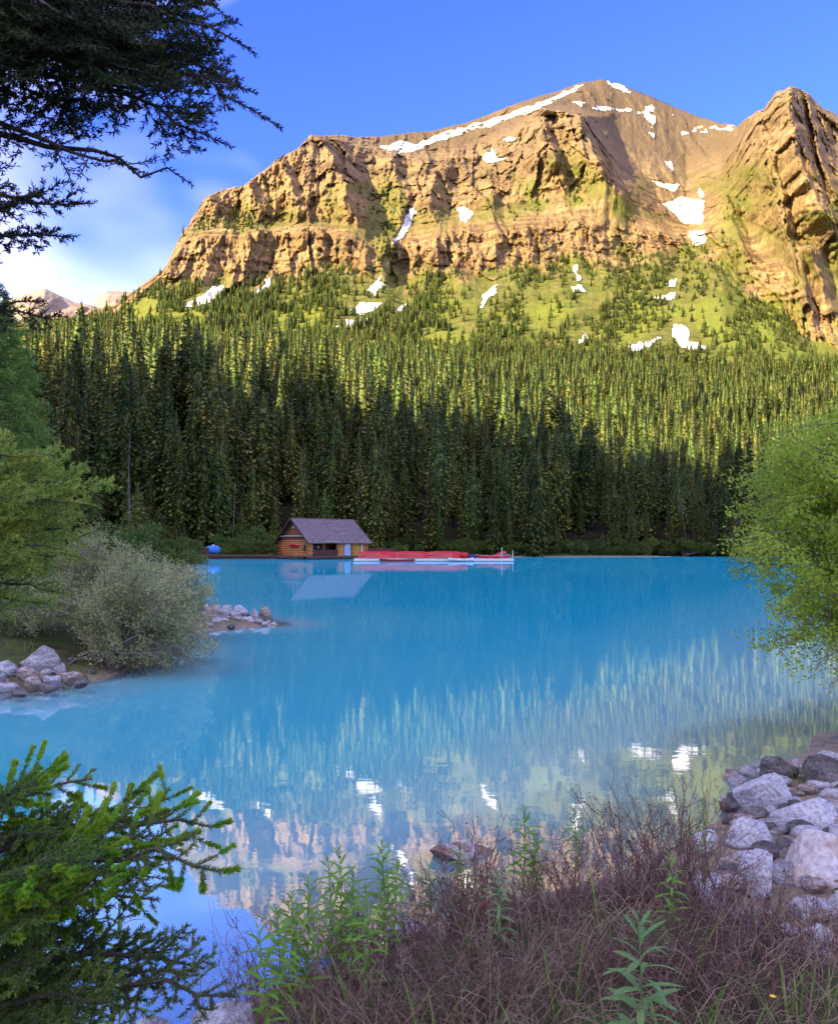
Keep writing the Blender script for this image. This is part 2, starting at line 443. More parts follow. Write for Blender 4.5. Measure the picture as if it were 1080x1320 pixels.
# knots: 0 shore, 1..10 the curves above
KY = [HZ + (CAMZ + 0.6) * F / d0(mu)] + [k(mu, 1) for k in KS]
KD = [d0(mu)] + [k(mu, 2) for k in KS]
jag = (2.2 * fbm(mu * 0.05, mu * 0, octv=4, seed=21) + 0.8 * vnoise(mu * 0.45, mu * 0, seed=22)) * np.interp(mu, [140, 230, 470, 560, 900, 980], [0.4, 1.5, 1.0, 0.4, 0.5, 1.4])
KY[10] = KY[10] + jag; KY[9] = KY[9] + jag * 0.7
for k in (6, 7, 8):
    KY[k] = KY[k] + 7 * fbm(mu * 0.03, mu * 0 + k // 2, octv=4, seed=31) * np.interp(mu, [150, 240], [0.1, 1])
for k in range(1, 11):
    KY[k] = np.minimum(KY[k], KY[k - 1] - 1.2)
KY = np.array(KY); KD = np.array(KD)
i0 = np.minimum(NV.astype(int), 9); ft = (NV - i0)[:, None]
MY = KY[i0] * (1 - ft) + KY[i0 + 1] * ft
MD = KD[i0] * (1 - ft) + KD[i0 + 1] * ft
def smooth_rows(A, n):
    for _ in range(n):
        B = A.copy(); B[1:-1] = (A[:-2] + 2 * A[1:-1] + A[2:]) / 4; A = B
    return A
MD = smooth_rows(MD, 14)
MU = np.tile(mu, (len(NV), 1))
VV = np.tile(NV[:, None], (1, len(mu)))
# buttresses: prow line, how far it stands out (m), width of its left and right flank (photo pixels)
RIDGES = [([(402, 172), (428, 200), (442, 240), (460, 295)], 125, 150, 30), ([(268, 255), (284, 264), (297, 292)], 45, 60, 12),
          ([(322, 236), (331, 255), (337, 288)], 40, 32, 12), ([(357, 203), (374, 235), (386, 272)], 30, 26, 10),
          ([(690, 135), (746, 150), (762, 190), (785, 225), (802, 248)], 190, 120, 42), ([(566, 215), (552, 245), (562, 295)], 60, 60, 26),
          ([(700, 165), (710, 195), (730, 238)], 50, 42, 14), ([(625, 222), (632, 250), (640, 290)], 45, 42, 14), ([(508, 205), (515, 240), (520, 290)], 40, 34, 16),
          ([(1016, 110), (1018, 150), (1025, 200), (1048, 255), (1080, 310)], 150, 110, 52), ([(975, 150), (987, 200), (1000, 260), (1022, 330), (1046, 410)], 55, 62, 16),
          ([(1042, 320), (1056, 350), (1066, 400)], 60, 40, 16),
          ([(468, 300), (474, 330), (476, 352)], 22, 30, 8), ([(585, 290), (587, 320), (590, 350)], 18, 30, 8), ([(936, 250), (950, 300), (975, 350)], 40, 40, 14),
          ([(745, 285), (748, 305), (748, 330)], 22, 40, 8), ([(680, 290), (684, 310), (690, 335)], 18, 34, 7)]
cl = np.clip((VV - 5.85) / 0.3, 0, 1)                     # rock begins above the forest slope
for pts, A, wl, wr in RIDGES:
    p = np.array(pts, float)
    wob = 6 * fbm(MY * 0.06, MY * 0 + A, octv=3, seed=41)
    cx = np.interp(MY, p[:, 1], p[:, 0]) + wob
    fade = np.clip((MY - p[0, 1] + 14) / 16, 0, 1) * np.clip((p[-1, 1] + 45 - MY) / 85, 0, 1)
    x = MU - cx
    prof = np.where(x < 0, np.clip(1 + x / wl, 0, 1) ** 1.3, np.clip(1 - x / wr, 0, 1))
    MD -= A * prof * fade * cl
px = (MU - CX) / F * MD; pz = CAMZ - (MY - HZ) / F * MD
steep = np.clip(np.interp(VV, [5.7, 6.05, 6.95, 7.2, 7.9, 8.1, 8.5, 9.0, 9.3, 10], [0, 1, 1, 0.3, 0.25, 0.8, 1, 1, 0.6, 0.55]), 0, 1)
steep = np.where((MU > 790) & (MU < 935) & (VV > 7.5), steep * 0.45, steep)
wx = px + 14 * fbm(px * 0.012, pz * 0.012, octv=3, seed=51)
rib = fbm(wx * 0.022, pz * 0.0045, MD * 0.002, octv=3, seed=52, ridged=True) * 17 + fbm(wx * 0.085, pz * 0.018, octv=3, seed=53, ridged=True) * 10 + fbm(wx * 0.2, pz * 0.06, octv=2, seed=59, ridged=True) * 4
rub = fbm(px * 0.03, pz * 0.03, MD * 0.03, octv=5, seed=54, ridged=True, gain=0.6) * 13
strat = vnoise(px * 0.003, (pz + 0.10 * px) * 0.075, seed=55) * 4.0 + vnoise(px * 0.006, (pz + 0.10 * px) * 0.19, seed=56) * 2.0
wz = pz + 10 * fbm(px * 0.02, pz * 0.02, octv=3, seed=63)
rib = rib * 0.55 + cells(wx / 44, wz / 190, 61) * 34 + cells(wx / 17, wz / 62, 64) * 15 + cells(wx / 7.5, wz / 20, 67) * 7
rub = rub * 0.6 + cells(px / 30, wz / 22, 68) * 10 + cells(px / 10, wz / 8, 69) * 5
hill = fbm(px * 0.012, MD * 0.012, octv=4, seed=57) * 10 * np.clip(VV - 3.2, 0, 1) * np.clip((6.2 - VV) * 2, 0, 1)
gul = -fbm((px - MD * 0.25) * 0.02, MD * 0.002, octv=3, seed=58, ridged=True) * 14 * np.clip(VV - 4.6, 0, 1) * np.clip((6.1 - VV) * 2, 0, 1)
edge = np.clip((10 - VV) / 0.15, 0.25, 1)
MD2 = MD + (-(rib + strat) * steep - rub * np.clip((VV - 5.9) / 0.3, 0, 1) * (0.35 + 0.65 * steep)) * edge + hill + gul
M3 = np.stack([(MU - CX) / F * MD2, MD2, CAMZ - (MY - HZ) / F * MD2], -1)
# the far side of the mountain falls away behind the skyline
back = []
for q, (dd, dz) in enumerate([(25, -12), (90, -60), (260, -190), (600, -480), (1100, -900)]):
    b = M3[-1].copy(); s = (b[:, 1] + dd) / b[:, 1]
    b[:, 0] *= s; b[:, 1] += dd; b[:, 2] = np.maximum(b[:, 2] + dz + 14 * vnoise(b[:, 0] * 0.02, b[:, 1] * 0.02, seed=60 + q), -3); back.append(b)
M3b = np.concatenate([M3, np.array(back)])
nrow, ncol = M3b.shape[:2]
gi = np.arange(nrow - 1)[:, None] * ncol; gj = np.arange(ncol - 1)[None, :]
MF = np.stack([gi + gj, gi + gj + 1, gi + ncol + gj + 1, gi + ncol + gj], -1).reshape(-1, 4)
# plant cover: the slope below the cliffs and the bench between them, thinning out upwards
n_a = fbm(MU * 0.035, MY * 0.05, octv=5, seed=71)
veg = np.clip((6.12 - VV) * 3.2 + 0.35 + n_a * 1.9, 0, 1)
bench = np.clip(1.6 - np.abs(VV - 7.75) * 1.7 + n_a * 1.6 - 0.55, 0, 1)
bench *= np.interp(MU, [230, 330, 470, 520, 560, 640, 690, 830, 862, 900, 935, 990, 1040], [0.3, 0.75, 0.6, 0.9, 0.5, 0.7, 1, 1, 0.1, 0.1, 0.9, 0.6, 0.1])
fan = np.clip((vnoise(MU * 0.02, MY * 0.004, seed=75) + n_a) * 2 - 0.4, 0, 1) * np.clip((MY - 215) / 30, 0, 1) * 0.8
sadl = np.clip(1 - np.abs(MU - 960 + (MY - 250) * 0.25) / 45, 0, 1) * np.clip((MY - 190) / 30, 0, 1) * np.clip((320 - MY) / 40, 0, 1) * np.clip(n_a + 0.75, 0, 1)
veg = np.clip(np.maximum(np.maximum(veg, bench), np.maximum(fan * (VV > 6), sadl)), 0, 1)
scree = np.clip((VV - 9.05) * 2.5, 0, 1) * np.interp(MU, [440, 500, 930, 960], [0, 1, 1, 0])
meadow = np.clip(1.5 * fbm(MU * 0.014 + MY * 0.018, MY * 0.022 - MU * 0.01, octv=3, seed=77) + 0.45, 0, 1) * np.clip((MY - 365) / 40, 0, 1)

def mountain_mat():
    m, nt, N, Lk, out = mat_new('mountain_rock')
    tc = N('ShaderNodeTexCoord')
    av = N('ShaderNodeAttribute'); av.attribute_name = 'veg'
    as_ = N('ShaderNodeAttribute'); as_.attribute_name = 'scree'
    am = N('ShaderNodeAttribute'); am.attribute_name = 'meadow'
    af = N('ShaderNodeAttribute'); af.attribute_name = 'duff'
    def noise(scale, stretch=(1, 1, 1), det=6):
        mp = N('ShaderNodeMapping'); mp.inputs['Scale'].default_value = stretch
        n = N('ShaderNodeTexNoise'); n.inputs['Scale'].default_value = scale; n.inputs['Detail'].default_value = det; n.inputs['Roughness'].default_value = 0.62
        Lk(tc.outputs['Object'], mp.inputs[0]); Lk(mp.outputs[0], n.inputs['Vector']); return n
    nb = noise(0.012, (0.3, 0.3, 2.4)); nf = noise(0.11, (1, 1, 0.35)); ng = noise(0.05)
    r = ramp(N, [(0.32, (0.14, 0.088, 0.052, 1)), (0.45, (0.22, 0.145, 0.076, 1)), (0.56, (0.285, 0.192, 0.10, 1)), (0.72, (0.19, 0.122, 0.082, 1))])
    Lk(nb.outputs['Fac'], r.inputs[0])
    rf = ramp(N, [(0.3, (0.42, 0.40, 0.39, 1)), (0.6, (1.12, 1.1, 1.08, 1))])
    Lk(nf.outputs['Fac'], rf.inputs[0])
    mu_ = N('ShaderNodeMixRGB', blend_type='MULTIPLY'); mu_.inputs[0].default_value = 1
    Lk(r.outputs[0], mu_.inputs[1]); Lk(rf.outputs[0], mu_.inputs[2])
    nsx = noise(0.05, (0.06, 0.06, 2.2), 4)
    rs2 = ramp(N, [(0.36, (0.66, 0.64, 0.62, 1)), (0.5, (1.0, 1.0, 1.0, 1)), (0.64, (1.14, 1.10, 1.05, 1))]); Lk(nsx.outputs['Fac'], rs2.inputs[0])
    m2_ = N('ShaderNodeMixRGB', blend_type='MULTIPLY'); m2_.inputs[0].default_value = 1; Lk(mu_.outputs[0], m2_.inputs[1]); Lk(rs2.outputs[0], m2_.inputs[2])
    spz = N('ShaderNodeSeparateXYZ'); Lk(tc.outputs['Object'], spz.inputs[0])
    hz = N('ShaderNodeMapRange'); hz.inputs['From Min'].default_value = 560; hz.inputs['From Max'].default_value = 760; hz.inputs['To Max'].default_value = 0.55
    Lk(spz.outputs['Z'], hz.inputs['Value'])
    gy = N('ShaderNodeMixRGB'); gy.inputs[2].default_value = (0.165, 0.122, 0.084, 1); Lk(hz.outputs[0], gy.inputs[0]); Lk(m2_.outputs[0], gy.inputs[1])   # greyer beds high up
    mu_ = gy
    sr = N('ShaderNodeMixRGB'); sr.inputs[2].default_value = (0.12, 0.084, 0.054, 1)
    Lk(as_.outputs['Fac'], sr.inputs[0]); Lk(mu_.outputs[0], sr.inputs[1])
    g = ramp(N, [(0.3, (0.07, 0.075, 0.02, 1)), (0.5, (0.115, 0.118, 0.028, 1)), (0.7, (0.18, 0.15, 0.06, 1))])
    Lk(ng.outputs['Fac'], g.inputs[0])
    g2 = N('ShaderNodeMixRGB'); g2.inputs[2].default_value = (0.165, 0.185, 0.03, 1)
    Lk(am.outputs['Fac'], g2.inputs[0]); Lk(g.outputs[0], g2.inputs[1])
    mx = N('ShaderNodeMixRGB'); Lk(av.outputs['Fac'], mx.inputs[0]); Lk(sr.outputs[0], mx.inputs[1]); Lk(g2.outputs[0], mx.inputs[2])
    b = N('ShaderNodeBsdfPrincipled'); b.inputs['Roughness'].default_value = 0.95; b.inputs['Specular IOR Level'].default_value = 0.05
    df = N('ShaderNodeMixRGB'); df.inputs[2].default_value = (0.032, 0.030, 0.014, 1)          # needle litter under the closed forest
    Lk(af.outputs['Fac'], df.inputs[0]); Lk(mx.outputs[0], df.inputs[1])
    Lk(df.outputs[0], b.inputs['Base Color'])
    bp = N('ShaderNodeBump'); bp.inputs['Strength'].default_value = 0.8; bp.inputs['Distance'].default_value = 5.0
    nn = noise(0.2, (1, 1, 0.4), 5)
    Lk(nn.outputs['Fac'], bp.inputs['Height']); Lk(bp.outputs[0], b.inputs['Normal'])
    Lk(b.outputs[0], out.inputs['Surface'])
    return m
M_MOUNT = mountain_mat()
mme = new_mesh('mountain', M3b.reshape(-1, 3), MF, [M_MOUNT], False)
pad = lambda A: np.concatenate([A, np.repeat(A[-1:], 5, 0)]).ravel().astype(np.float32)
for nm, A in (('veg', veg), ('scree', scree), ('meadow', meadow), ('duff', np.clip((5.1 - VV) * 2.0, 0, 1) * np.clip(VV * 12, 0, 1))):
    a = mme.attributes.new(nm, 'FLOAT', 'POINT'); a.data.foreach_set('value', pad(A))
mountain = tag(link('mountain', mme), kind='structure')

# snow patches lie a little proud of the rock
SNOW = [[(488, 190), (510, 183), (540, 184), (565, 173), (600, 163), (650, 147), (700, 131), (730, 116), (754, 104), (742, 117), (715, 132), (680, 146), (640, 160), (600, 172), (560, 184), (530, 196), (505, 199)],
        [(772, 102), (800, 108), (820, 118), (812, 121), (795, 116)], [(735, 131), (760, 134), (785, 139), (815, 141), (880, 146), (862, 150), (820, 147), (780, 144), (748, 140)],
        [(828, 136), (842, 135), (846, 150), (842, 164), (843, 182), (837, 178), (836, 160), (830, 150)], [(868, 172), (895, 165), (925, 161), (950, 162), (940, 167), (905, 171), (880, 177)],
        [(614, 206), (624, 201), (631, 191), (640, 202), (656, 204), (642, 210), (626, 211)], [(643, 178), (655, 175), (664, 180), (655, 186)],
        [(849, 262), (875, 254), (911, 259), (908, 280), (901, 293), (886, 291), (867, 276)], [(884, 300), (911, 299), (906, 315), (893, 318)], [(838, 231), (855, 236), (877, 239), (870, 246), (850, 241)],
        [(858, 206), (868, 212), (866, 222), (861, 218)], [(840, 385), (872, 377), (868, 387), (845, 391)], [(858, 360), (872, 358), (870, 368), (860, 369)],
        [(864, 417), (882, 419), (891, 437), (911, 450), (886, 452), (864, 436)], [(806, 452), (826, 440), (857, 434), (842, 447), (822, 454)],
        [(614, 396), (624, 376), (648, 363), (638, 377), (618, 398)], [(736, 370), (753, 367), (754, 377), (740, 378)], [(740, 340), (747, 342), (747, 365), (742, 362)],
        [(234, 402), (258, 381), (274, 366), (293, 371), (272, 392)], [(323, 379), (338, 366), (352, 356), (346, 370), (330, 381)], [(469, 376), (490, 355), (497, 369), (486, 383)],
        [(450, 401), (464, 391), (494, 389), (489, 398), (464, 407)], [(434, 423), (444, 412), (470, 409), (477, 414), (456, 424)], [(503, 319), (518, 290), (530, 265), (536, 274), (519, 309)],
        [(589, 264), (611, 272), (601, 291), (593, 284)], [(508, 402), (517, 394), (530, 391), (522, 402)], [(746, 438), (757, 430), (760, 438), (750, 445)], [(896, 248), (904, 240), (907, 252), (900, 257)]]
M_SNOW = simple_mat('old_snow', [(0.40, 0.37, 0.35), (0.62, 0.60, 0.59), (0.72, 0.70, 0.69)], scale=0.09, rough=0.7, bump=0.6, bscale=0.15)
nrm = np.cross(np.gradient(M3, axis=1), np.gradient(M3, axis=0)); nrm /= np.linalg.norm(nrm, axis=2)[..., None] + 1e-9
snow_mask = np.zeros(MU.shape, bool)
jx = MU + 7.0 * fbm(MU * 0.09, MY * 0.10, octv=4, seed=81); jy = MY + 4.5 * fbm(MU * 0.09, MY * 0.13, octv=4, seed=82)
for poly in SNOW:
    p = np.array(poly, float); ins = np.zeros(MU.shape, bool)
    for i in range(len(p)):
        a, b = p[i], p[(i + 1) % len(p)]
        ins ^= ((a[1] > jy) != (b[1] > jy)) & (jx < (b[0] - a[0]) * (jy - a[1]) / (b[1] - a[1] + 1e-9) + a[0])
    if len(p) > 12 or 130 < p[:, 1].mean() < 172:
        ins &= fbm(MU * 0.11, MY * 0.22, octv=3, seed=85) > (-0.5 if len(p) > 12 else -0.25)
    snow_mask |= ins
    fr, fc = np.nonzero(ins[:-1, :-1] & ins[1:, :-1] & ins[:-1, 1:] & ins[1:, 1:])
    if len(fr) < 2:
        continue
    ids = np.stack([fr * ncol + fc, fr * ncol + fc + 1, (fr + 1) * ncol + fc + 1, (fr + 1) * ncol + fc], -1)
    us = np.unique(ids); rm = np.full(MU.size, -1); rm[us] = np.arange(len(us))
    view = M3.reshape(-1, 3)[us]; view = view / np.linalg.norm(view, axis=1)[:, None]
    link('snow_patch', new_mesh('snow_patch', M3.reshape(-1, 3)[us] - view * 3.0 + np.array([0, 0, 0.5]), rm[ids], [M_SNOW], True), mountain)

# two far peaks past the left shoulder
def far_peak(name, pts, D, depth, seed):
    p = np.array(pts, float); u = np.arange(p[0, 0], p[-1, 0], 1.5); v = np.linspace(0, 1, 60)
    top = np.interp(u, p[:, 0], p[:, 1]) + 1.2 * fbm(u * 0.08, u * 0, octv=4, seed=seed)
    U, Vv = np.meshgrid(u, v)
    Y = top[None] * Vv + (470) * (1 - Vv); Dd = D + depth * Vv
    x = (U - CX) / F * Dd
    Dd = Dd - fbm(x * 0.006, Y * 0.02, octv=5, seed=seed + 1, ridged=True) * 130 * np.clip((1 - Vv) * 12, 0.2, 1)
    V3 = np.stack([(U - CX) / F * Dd, Dd, CAMZ - (Y - HZ) / F * Dd], -1)
    b = V3[-1].copy(); b[:, 1] += 900; b[:, 2] *= 0.4
    V3 = np.concatenate([V3, b[None]])
    r_, c_ = V3.shape[:2]
    a = np.arange(r_ - 1)[:, None] * c_; bb = np.arange(c_ - 1)[None]
    Fc = np.stack([a + bb, a + bb + 1, a + c_ + bb + 1, a + c_ + bb], -1).reshape(-1, 4)
    return tag(link(name, new_mesh(name, V3.reshape(-1, 3), Fc, [M_FAR], True)), kind='structure')
M_FAR = simple_mat('far_rock', [(0.13, 0.09, 0.08), (0.24, 0.17, 0.13), (0.30, 0.23, 0.19)], scale=0.01, rough=0.95, bump=0.5, bscale=0.03)
far_peak('distant_mountain', [(-250, 440), (-120, 400), (-40, 398), (20, 384), (44, 374), (58, 372), (72, 378), (95, 389), (118, 393), (135, 400), (150, 420)], 3600, 700, 91)
far_peak('distant_mountain', [(104, 430), (118, 402), (126, 384), (136, 376), (150, 375), (182, 378), (205, 384), (240, 400)], 4300, 700, 95)

# the ridge behind the viewer whose morning shadow lies over the lake and the lower forest
T = np.array([-SDIR[0], -SDIR[1]]) / math.hypot(SDIR[0], SDIR[1]); Np = np.array([T[1], -T[0]])
tt = np.linspace(-2200, 2200, 260); ss = np.r_[-520, np.linspace(-430, 430, 30), 520]
TT, S2 = np.meshgrid(tt, ss)
R0 = 950.0
crest = SHADE = np.interp(tt, [-2200, -600, -330, -240, -160, -60, 200, 2200], [165, 145, 108, 86, 108, 116, 135, 150]) + R0 * math.tan(SUN_EL) + 9 * fbm(tt * 0.02, tt * 0, octv=4, seed=101)
prof = np.clip(1 - np.abs(S2) / 520, 0, 1) ** 1.05
RZ = crest[None] * prof + fbm(TT * 0.01, S2 * 0.01, octv=5, seed=102, ridged=True) * 18 * (1 - prof) * prof * 4 - 4
RX = TT * Np[0] + (S2 - R0) * T[0]; RY = TT * Np[1] + (S2 - R0) * T[1]
r_, c_ = RX.shape
a = np.arange(r_ - 1)[:, None] * c_; bb = np.arange(c_ - 1)[None]
RF = np.stack([a + bb, a + bb + 1, a + c_ + bb + 1, a + c_ + bb], -1).reshape(-1, 4)
M_RIDGE = simple_mat('wooded_ridge', [(0.03, 0.045, 0.02), (0.06, 0.075, 0.03), (0.16, 0.13, 0.09)], scale=0.02, rough=0.95)
tag(link('ridge_behind', new_mesh('ridge_behind', np.stack([RX, RY, RZ], -1).reshape(-1, 3), RF, [M_RIDGE], True)), kind='structure')
# ------------------------------------------------------------------ spruces of the forest
M_BARK = simple_mat('spruce_bark', [(0.045, 0.032, 0.024), (0.11, 0.085, 0.066)], scale=2.0, rough=0.95, rnd=0.3, stretch=(1, 1, 0.2))
M_SNAG = simple_mat('dead_wood', [(0.10, 0.088, 0.078), (0.19, 0.17, 0.15)], scale=2.0, rough=0.9, rnd=0.2, stretch=(1, 1, 0.2))
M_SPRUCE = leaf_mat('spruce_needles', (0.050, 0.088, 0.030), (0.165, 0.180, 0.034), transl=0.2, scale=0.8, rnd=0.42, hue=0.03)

M_STIP = leaf_mat('spruce_lit_tips', (0.105, 0.150, 0.038), (0.255, 0.270, 0.048), transl=0.25, scale=0.8, rnd=0.42, hue=0.03)  # paler new tips; sky-lit edges against dark crowns painted into the colour
def spruce_crown(rng, H, R, step, per, seg, low=0.08, ragged=0.3, top=0.42):
    """a dense heart of foliage and whorls of boughs round it; every bough is a serrated, sagging double fan of sprays"""
    V, Fc, Fm = [], [], []
    n = 0
    pw = rng.uniform(0.7, 0.95)
    lean = rng.uniform(0, 50)
    rad = lambda t: R * min(1.0, (1 - t) / top + 0.02) ** pw * min(1.0, (t - low) / 0.10 + 0.45) * (1 + 0.14 * math.sin(9 * t + lean) + 0.08 * math.sin(23 * t + lean * 2))
    nr, ns = 16, 8
    for i in range(nr + 1):                                   # heart
        t = low + (0.985 - low) * i / nr
        for j in range(ns):
            a = 6.2832 * (j + 0.5 * (i % 2)) / ns
            r = rad(t) * rng.uniform(0.40, 0.66) if i < nr else 0.02
            V.append((r * math.cos(a), r * math.sin(a), H * t))
    for i in range(nr):
        for j in range(ns):
            a_, b_ = i * ns + j, i * ns + (j + 1) % ns
            Fc += [(a_, b_, b_ + ns), (a_, b_ + ns, a_ + ns)]; Fm += [0, 0]
    n = len(V)
    z = H * low
    ph = rng.uniform(0, 6.28)
    while z < H * 0.99:
        t = z / H
        Lb = rad(t) + 0.10
        k = max(4, int(per * (0.6 + 0.4 * (1 - t)) + rng.uniform(0, 1.5)))
        for j in range(k):
            a = ph + j * 6.2832 / k + rng.uniform(-0.35, 0.35)
            ln = Lb * rng.uniform(1 - ragged, 1 + ragged * 0.6)
            ca, sa = math.cos(a), math.sin(a)
            z0 = z + rng.uniform(-0.5, 0.5) * step
            up = (t - 0.55) * 0.8 * ln + 0.05                   # top boughs rise, low boughs hang
            sag = 0.30 * ln
            wid = (0.24 + 0.12 * rng.random()) * ln + 0.12
            pts = [(ln * q / seg, z0 + up * q / seg - sag * (q / seg) ** 2) for q in range(seg + 1)]
            for q in range(1 if seg > 2 else 0, seg):
                (r0, z0_), (r1, z1_) = pts[q], pts[q + 1]
                s = (q + 0.6) / seg
                w = wid * (1.15 - 0.75 * s) * rng.uniform(0.75, 1.25)
                rm = r0 + (r1 - r0) * 0.9
                dz = -w * rng.uniform(0.25, 0.7)
                c0 = (r0 * ca, r0 * sa, z0_); c1 = (r1 * 1.06 * ca, r1 * 1.06 * sa, z1_)
                el = (rm * ca - w * sa, rm * sa + w * ca, z1_ + dz)
                er = (rm * ca + w * sa, rm * sa - w * ca, z1_ + dz)
                dn = (rm * ca, rm * sa, z1_ + dz - w * rng.uniform(0.25, 0.7) - 0.08)
                V += [c0, c1, el, er, dn]
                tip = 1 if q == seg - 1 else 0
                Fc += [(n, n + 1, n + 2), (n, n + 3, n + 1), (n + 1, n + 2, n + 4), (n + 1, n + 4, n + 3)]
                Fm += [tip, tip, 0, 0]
                n += 5
        ph += 1.1
        z += step * (1.0 if t < 0.7 else 0.7) * rng.uniform(0.8, 1.2)
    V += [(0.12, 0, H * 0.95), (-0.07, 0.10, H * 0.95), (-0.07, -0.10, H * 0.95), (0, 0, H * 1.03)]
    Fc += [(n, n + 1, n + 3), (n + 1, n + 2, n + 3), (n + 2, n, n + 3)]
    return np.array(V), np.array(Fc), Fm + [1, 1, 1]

def trunk_mesh(name, H, r, rng, mat, lean=0.0, n=7):
    m = MB()
    zz = np.linspace(0, H, 7)
    x = lean * zz + 0.10 * np.sin(zz * 0.25 + rng.uniform(0, 6)); y = 0.10 * np.cos(zz * 0.21 + rng.uniform(0, 6))
    x -= x[0]; y -= y[0]
    m.tube(np.c_[x, y, zz], r * (1 - zz / H * 0.9), n)
    return new_mesh(name, np.concatenate(m.V), m.F, [mat], True)

rng = random.Random(11)
CROWN, TRUNK = [], []
for k in range(8):
    H = 24.0
    V, Fc, Fm = spruce_crown(rng, H, rng.uniform(1.9, 2.7), 0.50, 9, 3, low=rng.choice([0.03, 0.06, 0.10, 0.16]), ragged=rng.uniform(0.25, 0.42), top=rng.uniform(0.36, 0.62))
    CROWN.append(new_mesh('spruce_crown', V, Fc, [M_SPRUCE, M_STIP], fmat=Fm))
    TRUNK.append(trunk_mesh('spruce_trunk', 23.0, 0.27, rng, M_BARK))
FAR = bpy.data.collections.new('far_spruce_kinds')
for k in range(6):
    V, Fc, Fm = spruce_crown(rng, 24.0, rng.uniform(2.0, 2.7), 0.80, 7, 2, low=0.03, ragged=rng.uniform(0.25, 0.40), top=rng.uniform(0.4, 0.7))
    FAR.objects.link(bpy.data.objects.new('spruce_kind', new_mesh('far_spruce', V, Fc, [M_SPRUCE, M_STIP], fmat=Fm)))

# where trees stand: scattered over the slope by its true area
nprng = np.random.default_rng(5)
def cell_area(A):
    e1 = A[:-1, 1:] - A[:-1, :-1]; e2 = A[1:, :-1] - A[:-1, :-1]
    return np.abs(e1[..., 0] * e2[..., 1] - e1[..., 1] * e2[..., 0])
area = cell_area(M3)
VVc, MUc, MYc, MDc = VV[:-1, :-1], MU[:-1, :-1], MY[:-1, :-1], MD2[:-1, :-1]
flat = np.clip((np.abs(nrm[:-1, :-1, 2]) - 0.42) / 0.2, 0, 1)
dens = np.interp(VVc, [0.0, 0.04, 0.08, 0.5, 0.55, 1.0, 3.0, 4.0, 5.0, 5.5, 5.95, 6.2, 6.6, 7.2, 7.7, 8.1, 8.5, 9], [0, 0.0, 1 / 17, 1 / 22, 1 / 42, 1 / 50, 1 / 62, 1 / 66, 1 / 62, 1 / 55, 1 / 60, 1 / 400, 1 / 900, 1 / 220, 1 / 90, 1 / 130, 1 / 700, 0])
streak = np.clip(0.5 + 1.9 * fbm((MUc + MYc * 0.7) * 0.028, (MYc - MUc * 0.12) * 0.02, octv=4, seed=111), 0.03, 1.6)
up_ = np.clip(VVc - 4.4, 0, 1)
dens = dens * (1 - up_ + up_ * streak)
dens = np.where(VVc > 6.0, dens * veg[:-1, :-1] * 1.4, dens) * np.where(VVc > 5.9, flat, 1)
mead = np.clip((meadow[:-1, :-1] - 0.7) * 3, 0, 1) * (VVc > 4.8)
dens *= 1 - 0.85 * mead
sm = snow_mask[:-1, :-1].copy()
for _ in range(3):
    sm[1:] |= sm[:-1].copy(); sm[:, 1:] |= sm[:, :-1].copy(); sm[:, :-1] |= sm[:, 1:].copy()
dens[sm] = 0
cnt = nprng.poisson(area * dens)
cr_, cc_ = np.nonzero(cnt)
rep = cnt[cr_, cc_]
cr_ = np.repeat(cr_, rep); cc_ = np.repeat(cc_, rep)
fa, fb = nprng.random(len(cr_)), nprng.random(len(cr_))
A3 = M3
TP = A3[cr_, cc_] * ((1 - fa) * (1 - fb))[:, None] + A3[cr_ + 1, cc_] * (fa * (1 - fb))[:, None] + A3[cr_, cc_ + 1] * ((1 - fa) * fb)[:, None] + A3[cr_ + 1, cc_ + 1] * (fa * fb)[:, None]
tu = CX + TP[:, 0] / TP[:, 1] * F
hgt = np.interp(tu, [-300, 250, 500, 750, 1000, 1300], [27, 26, 22, 18, 16, 16]) * np.interp(TP[:, 1], [150, 300, 600, 900, 1300, 1500], [1.0, 1.0, 0.88, 0.62, 0.42, 0.38])
hgt = hgt * np.clip(nprng.normal(1.0, 0.28, len(hgt)), 0.4, 1.6)
front = TP[:, 1] - d0(tu) < 9
hgt = np.where(front, hgt * nprng.uniform(0.18, 0.95, len(hgt)), hgt)
# keep the boathouse yard open
HOUSE = (-29.0, -5.0, 158.0)
ok = ~((TP[:, 0] > HOUSE[0]) & (TP[:, 0] < HOUSE[1]) & (TP[:, 1] < HOUSE[2]))
TP, tu, hgt = TP[ok], tu[ok], hgt[ok]
TP[:, 2] -= 0.15
vis = (tu > -6) & (tu < 965)
order = np.argsort(np.where(vis, TP[:, 1], 1e9))[:300]
single = np.zeros(len(TP), bool); single[order] = True

def spruce(i, loc, h, rz, label, group, wide=1.0, name='spruce_tree'):
    s = h / 24.0
    t = thing(name, label, 'tree', loc, rz, group)
    t.scale = (s * wide, s * wide, s)
    link('trunk', TRUNK[i % 8], t); link('crown', CROWN[i % 8], t)
    return t
WHERE = [(60, 'behind the boughs at the left edge'), (130, 'above the left part of the willow bush'), (178, 'behind the young spruces of the left bank'), (232, 'above the right part of the willow bush'), (290, 'above the blue tank'),
         (352, 'between the blue tank and the boathouse'), (415, 'behind the gable half of the boathouse roof'), (480, 'behind the right half of the boathouse roof'), (540, 'behind the near half of the canoe stack'), (600, 'behind the far half of the canoe stack'),
         (665, 'behind the post end of the dock'), (720, 'just right of the dock end'), (785, 'at the middle of the open far shore'), (850, 'left of the leaning dead trunk'), (900, 'around the leaning dead trunk'), (2000, 'beside the bright green tree')]
